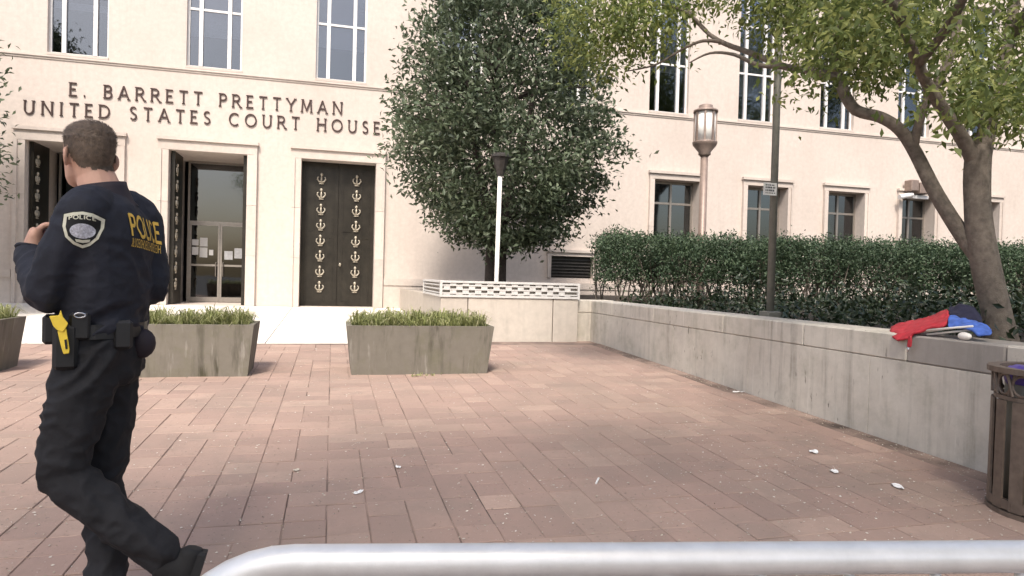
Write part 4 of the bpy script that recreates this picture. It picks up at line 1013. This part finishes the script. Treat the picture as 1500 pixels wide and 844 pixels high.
# left hand: palm, four fingers and thumb closed round the phone
palm = O(52,345,.01)
hx = (O(75,350,.03)-palm).normalized(); hy = (O(52,330,.02)-palm).normalized(); hy = (hy-hx*hy.dot(hx)).normalized(); hw = hx.cross(hy)
body.loft([ering(LW.lerp(palm, t), hx, hw, a, c, 16) for t, a, c in ((.3,.024,.026),(.6,.030,.030),(.85,.040,.026),(1.05,.042,.024),(1.25,.036,.020))])
for k in range(4):
    b0 = palm+hw*(-.024)+hy*(.028-.019*k)+hx*.012; ln_ = (.9,1.0,.95,.75)[k]
    chain(body, [b0, b0+hx*.030*ln_-hw*.012, b0+hx*.056*ln_-hw*.002, b0+hx*.064*ln_+hw*.016], [.0098,.0092,.0085,.0075], 8)
tb0 = palm+hw*.015+hy*.018; chain(body, [tb0-hy*.02, tb0+hx*.018+hy*.022, tb0+hx*.045+hy*.026, tb0+hx*.062+hy*.018], [.013,.0115,.0105,.009], 8)
# right hand, in front of the belly
rp = RW+(RW-RE).normalized()*.05; rd = (RW-RE).normalized(); rsd = rd.cross(hz).normalized(); rup = rsd.cross(rd)
body.loft([ering(RW+rd*t, rup, rsd, a, c, 14) for t, a, c in ((-.01,.024,.022),(.03,.034,.022),(.07,.042,.018),(.095,.036,.014))])
for k in range(4):
    b0 = RW+rd*.09+rup*(.028-.019*k); ln_ = (.9,1,.95,.75)[k]; chain(body, [b0, b0+rd*.03*ln_+rsd*.006, b0+rd*.05*ln_+rsd*.024, b0+rd*.05*ln_+rsd*.042], [.0095,.009,.0085,.0075], 8)
chain(body, [RW+rd*.03+rup*.025, RW+rd*.06+rup*.048, RW+rd*.09+rup*.05], [.012,.011,.009], 8)
bo = remeshed(body, 'body', 'skin', .0048, pr, smooth_it=3)
# eyes
for sgn in (1, -1):
    MB().ell(hc+hl*sgn*.032+hh*.090-hz*.004, .012, .008, .008, ax=(hl, hh, hz)).build('eye', 'white', pr, smooth=True)
# hair: the part of the scalp above the hairline, lifted off the skin
bm = bmesh.new(); bm.from_mesh(bo.data)
def hairline(p):
    q = p-hc; f = q.dot(hh); z = q.dot(hz); sd_ = abs(q.dot(hl))
    lim = np.interp(f, [-.10, -.05, -.022, -.008, .02, .045, .06, .1], [-.062, -.058, -.035, .018, .012, .03, .062, .072])
    return z-lim+.010*noise.noise(p*55)
dele = [f for f in bm.faces if hairline(f.calc_center_median()) < 0 or f.calc_center_median().z < hc.z-.09 or abs((f.calc_center_median()-hc).dot(hl)) > .083 or (f.calc_center_median()-hc).length > .2]
bmesh.ops.delete(bm, geom=dele, context='FACES'); bm.normal_update()
for v in bm.verts:
    q = v.co-hc; z = q.dot(hz); f = q.dot(hh); e = min(1, max(0, hairline(v.co)/.06))
    topk = min(1, max(0, (z-.03)/.06)); lift = .0005+e*(.0015+.0035*topk+.004*topk*max(0, f/.06))
    v.co += v.normal*lift*(1+.25*noise.noise(v.co*90))
hv_ = [f for f in bm.faces]; strands = []
for k in range(9000):
    f = random.choice(hv_); vs = f.verts; a, c, e = random.random(), random.random(), 0
    p0 = f.calc_center_median()+Vector((random.uniform(-1,1), random.uniform(-1,1), random.uniform(-1,1)))*.003; nn_ = f.normal
    zt = (p0-hc).dot(hz); g_ = (-hz*.5-hh*.35 if zt < .055 else hh*.7-hz*.1+hl*.2)+Vector((random.uniform(-.4,.4), random.uniform(-.4,.4), random.uniform(-.3,.3)))
    g_ = (g_-nn_*g_.dot(nn_)).normalized()+nn_*.45; ln_ = random.uniform(.004, .007)*(1.0+1.1*max(0, min(1, (zt-.03)/.05))); sd_ = g_.cross(nn_).normalized()*.0007
    strands.append((p0-sd_, p0+sd_, p0+g_*ln_))
for a, c, e in strands: bm.faces.new([bm.verts.new(a), bm.verts.new(c), bm.verts.new(e)])
hm = bpy.data.meshes.new('hair'); bm.to_mesh(hm); bm.free(); hm.materials.append(M['hair']); hm.polygons.foreach_set('use_smooth', [True]*len(hm.polygons))
ho = bpy.data.objects.new('hair', hm); C.objects.link(ho); place(ho, pr)
# --- jacket
jk = MB(); torso(jk, .004, TOR[1:])
chain(jk, [O(140,300,-.06), LS, LS.lerp(LE,.5)+tl_*.012, LE], [.07,.080,.073,.068]); chain(jk, [LE, LE.lerp(LW,.5), LW], [.068,.060,.050])
chain(jk, [O(188,303,.08), RS, RS.lerp(RE,.5), RE], [.065,.076,.068,.062]); chain(jk, [RE, RE.lerp(RW,.5), RW], [.062,.054,.045])
def wf(p):
    z = p.z; return .55+.9*max(0, min(1, (1.36-z)/.3))
jo = remeshed(jk, 'jacket', 'jacket', .007, pr, wr=.010, wsc=(7,7,11), smooth_it=5, wfun=wf)
# collar
cl = MB(); rows = []
for y, cx, rs, rf, lf in ((299,156,.122,.100,0),(291,153,.100,.092,0),(279,149,.083,.082,.0),(271,148,.081,.080,.0)):
    rows.append([p+hz*(.016*(p-O(cx,y)).normalized().dot(-th_)+.006*(p-O(cx,y)).normalized().dot(-tl_) if y < 283 else 0) for p in ering(O(cx, y), th_, tl_, rs, rf, 26)])
for y, cx, rs, rf in ((273,148,.073,.072),(290,151,.074,.072)): rows.append([p+hz*(.016*(p-O(cx,y)).normalized().dot(-th_)+.006*(p-O(cx,y)).normalized().dot(-tl_)) for p in ering(O(cx, y), th_, tl_, rs, rf, 26)])
cl.loft(rows, cap=False); cl.build('collar', 'collar', pr, smooth=True)
MB().tube([p for p in ering(O(47,366,-.01), hx, hw, .047, .047, 18)]+[ering(O(47,366,-.01), hx, hw, .047, .047, 18)[0]], .007, 6).build('cuff', 'jacket', pr, smooth=True)
# --- trousers
tr = MB(); tr.loft([ering(O(150,476), th_, tl_, .160, .118), ering(O(149,492), th_, tl_, .164, .122), ering(O(148,512), ph, pl, .164, .134), ering(O(146,540), ph, pl, .155, .138), ering(O(143,562), ph, pl, .115, .115)])
chain(tr, [O(136,518,-.085), LH.lerp(LK,.35)+ph*.01, LH.lerp(LK,.7)+ph*.008, LK+ph*.004], [.105,.098,.086,.074])
chain(tr, [LK, LK.lerp(LA,.35), LK.lerp(LA,.7), LA+hz*.01], [.074,.074,.070,.068])
chain(tr, [O(160,520,.07), RH.lerp(RK,.35), RH.lerp(RK,.7), RK], [.105,.096,.084,.072]); chain(tr, [RK, RK.lerp(RA,.4)-ph*.008, RA], [.072,.072,.068])
to = remeshed(tr, 'trousers', 'trouser', .007, pr, wr=.011, wsc=(7,7,9), smooth_it=5)
# --- boots
def boot(ank, hd_, up_, name):
    hd_ = hd_.normalized(); sd_ = hd_.cross(up_).normalized(); up_ = sd_.cross(hd_).normalized(); b = MB()
    b.loft([ering(ank+up_*z+hd_*f, hd_, sd_, rs, rf, 16) for z, f, rs, rf in ((.05,0,.048,.055),(0,.0,.046,.056),(-.05,.005,.045,.066)) for rs, rf in ((rs, rf),)])
    b.loft([ering(ank+hd_*f+up_*z, up_, sd_, rs, rf, 16) for f, z, rs, rf in ((-.075,-.055,.030,.028),(-.06,-.05,.040,.042),(0,-.045,.045,.048),(.06,-.052,.046,.040),(.12,-.062,.048,.030),(.165,-.068,.042,.024),(.185,-.07,.025,.016))])
    o = remeshed(b, name, 'black', .006, pr, smooth_it=3)
    q = MB(); q.loft([[ank+hd_*f+sd_*w_+up_*z for z in (-.100,-.060) for w_ in ((-wd, wd) if z < -.09 else (wd, -wd))] for f, wd in ((-.070,.02),(-.060,.032),(0,.036),(.09,.042),(.15,.036),(.182,.016))])
    q.build('boot_sole', 'black', o)
boot(LA+(LA-LK).normalized()*.055, (-hz*.95-hr*.28), (-(LA-LK).normalized()), 'boot')
boot(Vector((RA.x, RA.y, gz(RA.y)+.106)), ph, hz, 'boot')
# --- belt and kit
def belt_pt(t, g=0.0, y=481): return O(150, y)+tl_*(.178+g)*math.cos(R(t))+th_*(.132+g)*math.sin(R(t))
MB().loft([[belt_pt(a, g, y) for g, y in ((-.012,491),(.004,491),(.004,471),(-.012,471))] for a in range(0, 360, 12)], closed=True).build('duty_belt', 'belt', pr)
bc = O(148, 481)
def kit(t, g): p = belt_pt(t, g); n_ = (tl_*math.cos(R(t))/.2+th_*math.sin(R(t))/.146).normalized(); return p, n_, hz.cross(n_)
# taser: yellow grip and body in a black holster
p, n_, s2 = kit(24, .03)
def obox(c, ax, ay, az, name, mat, par, bev=.006):
    b = MB(); b.hexa([c-ax-ay-az, c+ax-ay-az, c+ax+ay-az, c-ax+ay-az, c-ax-ay+az, c+ax-ay+az, c+ax+ay+az, c-ax+ay+az]); return b.build(name, mat, par, bevel=bev)
tp_ = O(92,492,-.17); ix = hr; iz = hz
vb = []; fb = []
for o_ in (jo, to):
    n = len(vb); vb += [v.co.copy() for v in o_.data.vertices]; fb += [tuple(n+i for i in p.vertices) for p in o_.data.polygons]
cb = BVHTree.FromPolygons(vb, fb)
def SD(px, py):
    r = ray(px, py); h_ = cb.ray_cast(Vector((0,0,CAMZ)), r.normalized())
    return (h_[3]/r.length-OD) if h_[0] is not None else -.1
d_t = min(SD(92,505), SD(95,480), SD(85,470))-.045
hol = obox(O(96,508,d_t+.03), ix*.036, hf*.03, iz*.075, 'holster', 'belt', pr, .012)
ts = MB()
def IP(px, py, d): return O(px, py, d)
def prism(mb, poly, d0_, d1_): mb.loft([[IP(x, y, d0_) for x, y in poly], [IP(x, y, d1_) for x, y in poly]])
prism(ts, [(72,463),(86,462),(89,454),(92,464),(100,474),(97,480),(92,487),(84,484),(78,478)], d_t-.02, d_t+.02)
tz_ = ts.build('taser', 'yellow', pr, bevel=.002)
ts = MB(); prism(ts, [(84,485),(97,481),(102,512),(101,518),(93,519),(90,510)], d_t-.015, d_t+.015); ts.build('taser_body', 'yellow', tz_, bevel=.002)
ts = MB(); prism(ts, [(94,498),(97.5,497),(99,511),(96,512)], d_t-.018, d_t-.012); ts.build('taser_port', 'black', tz_)
obox(O(117,478,SD(117,478)-.004), ix*.03, hf*.022, iz*.045, 'pouch', 'belt', pr, .008)
MB().tube([O(117,462,min(SD(117,462),SD(117,478))-.03)+hr*.016*math.cos(t)+hz*.008*math.sin(t) for t in np.linspace(0, 2*math.pi, 13)], .003, 6).build('snap_ring', 'chrome', pr, smooth=True)
MB().ell(O(208,503,.03), .046, .045, .055, ax=(hr, hf, hz)).build('glove_pouch', 'collar', pr, smooth=True)
obox(O(180,490,SD(180,490)-.004), hr*.03, hf*.025, hz*.05, 'pouch', 'belt', pr, .01)
obox(O(78,482,SD(80,482)+.0), hr*.03, hf*.03, hz*.05, 'pouch', 'belt', pr, .01)
# phone held in the hand
pc = palm+hx*.045+hy*.008+hw*.0
ph_ = obox(pc, hx*.036, hw*.006, hy*.022, 'phone', 'phone', None, .003)
tag(ph_, 'dark red phone held in the hand of the officer', 'phone')
# --- shoulder patch and back print, laid on the jacket surface
bm = bmesh.new(); bm.from_mesh(jo.data); bvh = BVHTree.FromBMesh(bm)
def onto(px, py, off):
    o_ = Vector((0,0,CAMZ)); r = ray(px, py).normalized(); hit = bvh.ray_cast(o_, r)
    if hit[0] is None: return None
    return hit[0]+hit[1]*off
def poly_on(c, nrm, xax, zax, pts2, off):
    """flat outline pushed onto the jacket along -nrm"""
    out = []
    for u, v_ in pts2:
        o_ = c+xax*u+zax*v_+nrm*.15; h = bvh.ray_cast(o_, -nrm, .3); out.append((h[0] if h[0] else c+xax*u+zax*v_)+nrm*off)
    return out
def disc_on(name, c, nrm, xax, zax, outline, off, mat, par, rings=6):
    cu = sum(a for a, _ in outline)/len(outline); cv_ = sum(a for _, a in outline)/len(outline); b = MB(); n = len(outline)
    R_ = [poly_on(c, nrm, xax, zax, [(cu+(a-cu)*k/rings, cv_+(e-cv_)*k/rings) for a, e in outline], off) for k in range(1, rings+1)]
    b.v = [tuple(poly_on(c, nrm, xax, zax, [(cu, cv_)], off)[0])]+[tuple(p) for r in R_ for p in r]
    b.f = [(0, 1+j, 1+(j+1) % n) for j in range(n)]+[(1+k*n+j, 1+(k+1)*n+j, 1+(k+1)*n+(j+1) % n, 1+k*n+(j+1) % n) for k in range(rings-1) for j in range(n)]
    o = b.build(name, mat, par); so = o.modifiers.new('s', 'SOLIDIFY'); so.thickness = .002; so.offset = 1; return o
pc_ = onto(121, 337, 0)
pn = (Vector((0,0,CAMZ))-pc_).normalized(); pn = (pn*.8+tl_*.5).normalized(); pz = (hz*1.0-hr*.05).normalized(); px_ = (-pn).cross(pz).normalized(); px_ = pz.cross(-pn).normalized()*-1
px_ = hr-pn*hr.dot(pn); px_.normalize(); pz = pn.cross(px_); pz = pz if pz.z > 0 else -pz
k_ = .00246
def shield(sx): 
    base_ = [(-23,21),(-12,24),(0,26),(12,24),(25,17),(24,4),(18,-12),(8,-22),(-1,-26),(-11,-21),(-20,-11),(-24,4)]
    out = []
    for i in range(len(base_)):
        a, c = base_[i], base_[(i+1) % len(base_)]; out += [(a[0]*k_*sx, a[1]*k_*sx), ((a[0]+c[0])/2*k_*sx, (a[1]+c[1])/2*k_*sx)]
    return out
pa = disc_on('shoulder_patch', pc_, pn, px_, pz, shield(1.0), .001, 'black', pr)
disc_on('patch_border', pc_, pn, px_, pz, shield(.94), .0022, 'cream', pa); disc_on('patch_field', pc_, pn, px_, pz, shield(.78), .0034, 'black', pa)
disc_on('patch_seal', pc_, pn, px_, pz, [(a*k_*1, b_*k_) for a, b_ in arc(0, -1.5, 14, 10, 0, 345, 23)], .0046, 'seal', pa)
disc_on('patch_banner', pc_, pn, px_, pz, [(a*k_, b_*k_) for a, b_ in ((-8,-12.5),(0,-13.5),(8,-12.5),(7,-16),(0,-17.5),(-7,-16))], .0046, 'cream', pa, 3)
def text_on(text, c, nrm, xax, zax, w_, h_, th, mat, par, name, bend=0.0, off=.003, gl=None):
    tot = sum(GL[t][0] for t in text); gap = .16; L_ = tot+gap*(len(text)-1); sx = w_/L_; x = -w_/2; b = MB()
    for t in text:
        for q, poly in enumerate(GL[t][1]):
            fine = []
            for i in range(len(poly)-1):
                for k in range(4): fine.append((poly[i][0]+(poly[i+1][0]-poly[i][0])*k/4, poly[i][1]+(poly[i+1][1]-poly[i][1])*k/4))
            fine.append(poly[-1]); Lf, Rt = strip(fine, th)
            def tf(p): u = x+p.x*sx; return (u, (p.y-.5)*h_+bend*(1-(2*u/w_)**2))
            A_ = poly_on(c, nrm, xax, zax, [tf(p) for p in Lf], off+q*.0004); B_ = poly_on(c, nrm, xax, zax, [tf(p) for p in Rt], off+q*.0004)
            n = len(b.v); b.v += [tuple(p) for p in A_]+[tuple(p) for p in B_]; m_ = len(A_)
            b.f += [(n+i, n+i+1, n+m_+i+1, n+m_+i) for i in range(m_-1)]
        x += (GL[t][0]+gap)*sx
    return b.build(name, mat, par)
text_on('POLICE', pc_+pz*.0375-px_*.001, pn, px_, pz, .074, .0125, .2, 'cream', pa, 'patch_lettering', bend=.004, off=.0046)
# back print
bk = O(160, 328)-th_*.13; bn = -th_; bxx = tl_*-1
bxx = (bxx-bn*bxx.dot(bn)).normalized()
bzz = (hz+bxx*.10).normalized(); bxx = (bxx-hz*.10).normalized()
bc_ = bvh.ray_cast(O(155, 332)+bn*.4, -bn)[0]
bp0 = text_on('POLICE', bc_-hz*.005, bn, bxx, bzz, .195, .078, .16, 'gold', pr, 'back_lettering', off=.004)
text_on('ILUCEIOHLIEUCILHOEIULCEIH', bc_-bzz*.066, bn, bxx, bzz, .19, .030, .13, 'gold', pr, 'back_lettering_small', off=.004)
bm.free()
